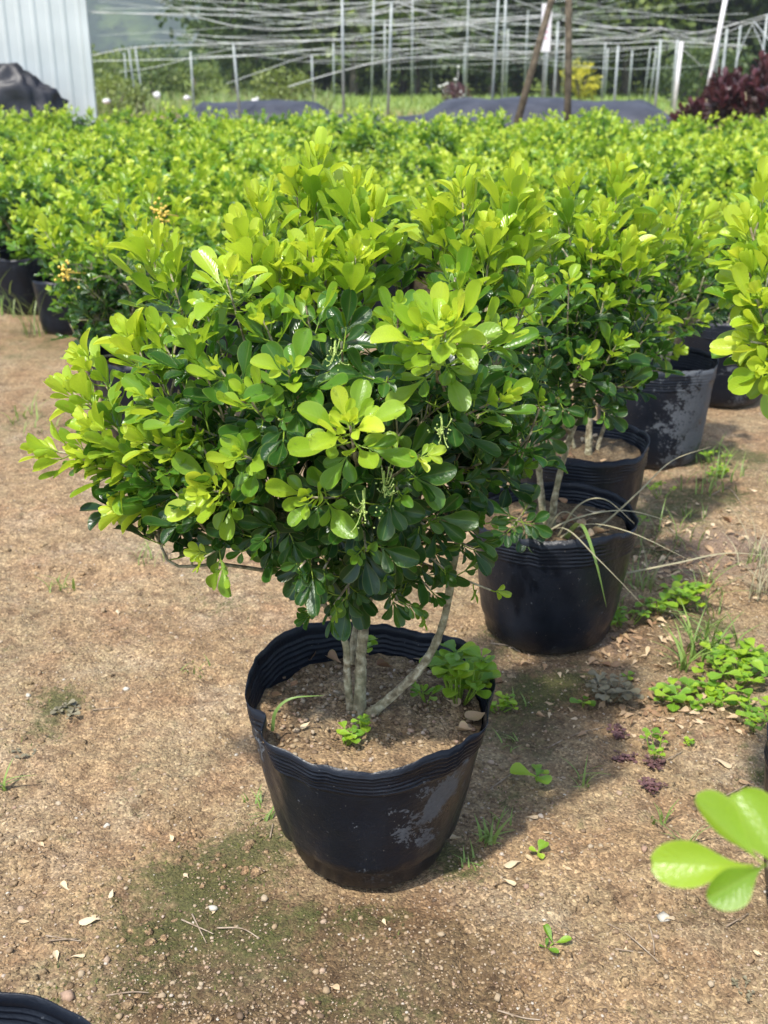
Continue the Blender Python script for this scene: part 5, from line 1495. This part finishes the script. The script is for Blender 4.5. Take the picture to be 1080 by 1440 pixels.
# crumbled dry litter beside the pots
lv = Leaves(); rr = np.random.default_rng(640)
for _ in range(900):
    sp_ = LITTER[rr.integers(4)]; g = ground_at(sp_[0], sp_[1]); x, y = g[0] + rr.normal() * sp_[2] * .8, g[1] + rr.normal() * sp_[3] * .8
    if min(np.hypot(x - q[0], y - q[1]) for q in (b2, b3)) < .14: continue
    a = rr.uniform(0, 6.28)
    lv.add((x, y, gz(x, y) + .002), (math.cos(a), math.sin(a), rr.normal() * .25), (rr.normal() * .4, rr.normal() * .4, 1), abs(rr.normal(.011, .006)) + .004, rr.random() ** .8, rr.integers(6))
tag(obj("leaf_litter", leaves_mesh("leaf_litter", lv, FAR_T, M['dry'], rr)), "crumbled brown leaf litter beside the pot row", "leaf litter", None, "stuff")
# dry leaf scraps in the main pot
for i, (px, py, s_, v, a_) in enumerate(((390, 980, .030, 6, .5), (430, 1022, .018, 4, 1.2), (670, 1010, .045, 5, 1.1), (655, 1030, .03, 9, .4), (640, 990, .03, 5, 2.0), (440, 925, .03, 11, 1.4), (470, 930, .03, 10, .4), (570, 915, .03, 9, .6), (590, 930, .025, 5, 2.0), (620, 975, .026, 9, 1.0), (410, 965, .02, 7, 2.5), (540, 940, .03, 11, 1.0))):
    g = ground_at(px, py, zs_)
    o = obj("fallen_leaf", DRY[v], None, tuple(g + np.array((0, 0, .002)))); o.scale = (s_,) * 3; o.rotation_euler = (rng.normal() * .3, rng.normal() * .3, a_ * 2)
    tag(o, "largest dry pinkish leaf tucked against the rim inside the main pot" if i == 2 else "dry leaf scrap on the soil inside the main pot", "leaf", None if i == 2 else "leaf scraps in the main pot")
for i, (px, py, s_, v) in enumerate(((820, 740, .04, 6), (845, 750, .035, 10), (800, 735, .035, 11), (860, 745, .03, 5), (780, 745, .03, 7), (830, 755, .03, 9))):
    g = ground_at(px, py, .236)
    if np.hypot(g[0] - b2[0], g[1] - b2[1]) > .145: g[:2] = b2[:2] + unit(g[:2] - b2[:2]) * .12
    o = obj("fallen_leaf", DRY[v], None, tuple(g)); o.scale = (s_,) * 3; o.rotation_euler = (rng.normal() * .3, rng.normal() * .3, i * 1.1)
    tag(o, "brown leaf scrap on the soil inside the second pot", "leaf", "leaf scraps in the second pot")

rr = np.random.default_rng(650)
for bb, lab, grp, k0 in ((b2, "brown leaf scrap on the soil inside the second pot", "leaf scraps in the second pot", 16), (b3, "brown leaf scrap on the soil inside the third pot", "leaf scraps in the third pot", 10)):
    for i in range(k0):
        a, r = rr.uniform(0, 6.28), .13 * math.sqrt(rr.random())
        o = obj("fallen_leaf", DRY[int(rr.integers(20))], None, (bb[0] + r * math.cos(a), bb[1] + r * math.sin(a), .236)); s_ = rr.uniform(.02, .042)
        o.scale = (s_,) * 3; o.rotation_euler = (rr.normal() * .3, rr.normal() * .3, rr.uniform(0, 6.28)); tag(o, lab, "leaf", grp)

# ------------------------------------------------------------------ empty pot at the bottom corner
ep = empty("empty_pot", (-.372, .626, 0), "empty black ribbed pot on the damp mossy soil", "pot")
grow_bag("pot_wall", .172, .135, .27, 88, ep, ribs=6, nseg=96)
soil_disc(.135, .03, 88, ep, name="soil_residue")
print("objects", len(bpy.data.objects))

hz = bpy.data.materials.new("haze"); hz.use_nodes = True
hz.node_tree.nodes.clear()
ho, hp = hz.node_tree.nodes.new("ShaderNodeOutputMaterial"), hz.node_tree.nodes.new("ShaderNodeVolumePrincipled")
hp.inputs["Color"].default_value = (.82, .88, .95, 1); hp.inputs["Density"].default_value = .0009; hp.inputs["Anisotropy"].default_value = .2
hz.node_tree.links.new(hp.outputs[0], ho.inputs["Volume"])
m = MB(); m.box((-1400, -60, -3), (1400, 1700, 260)); hzo = m.build("haze", hz, None, False)
tag(hzo, None, None, None, "stuff")
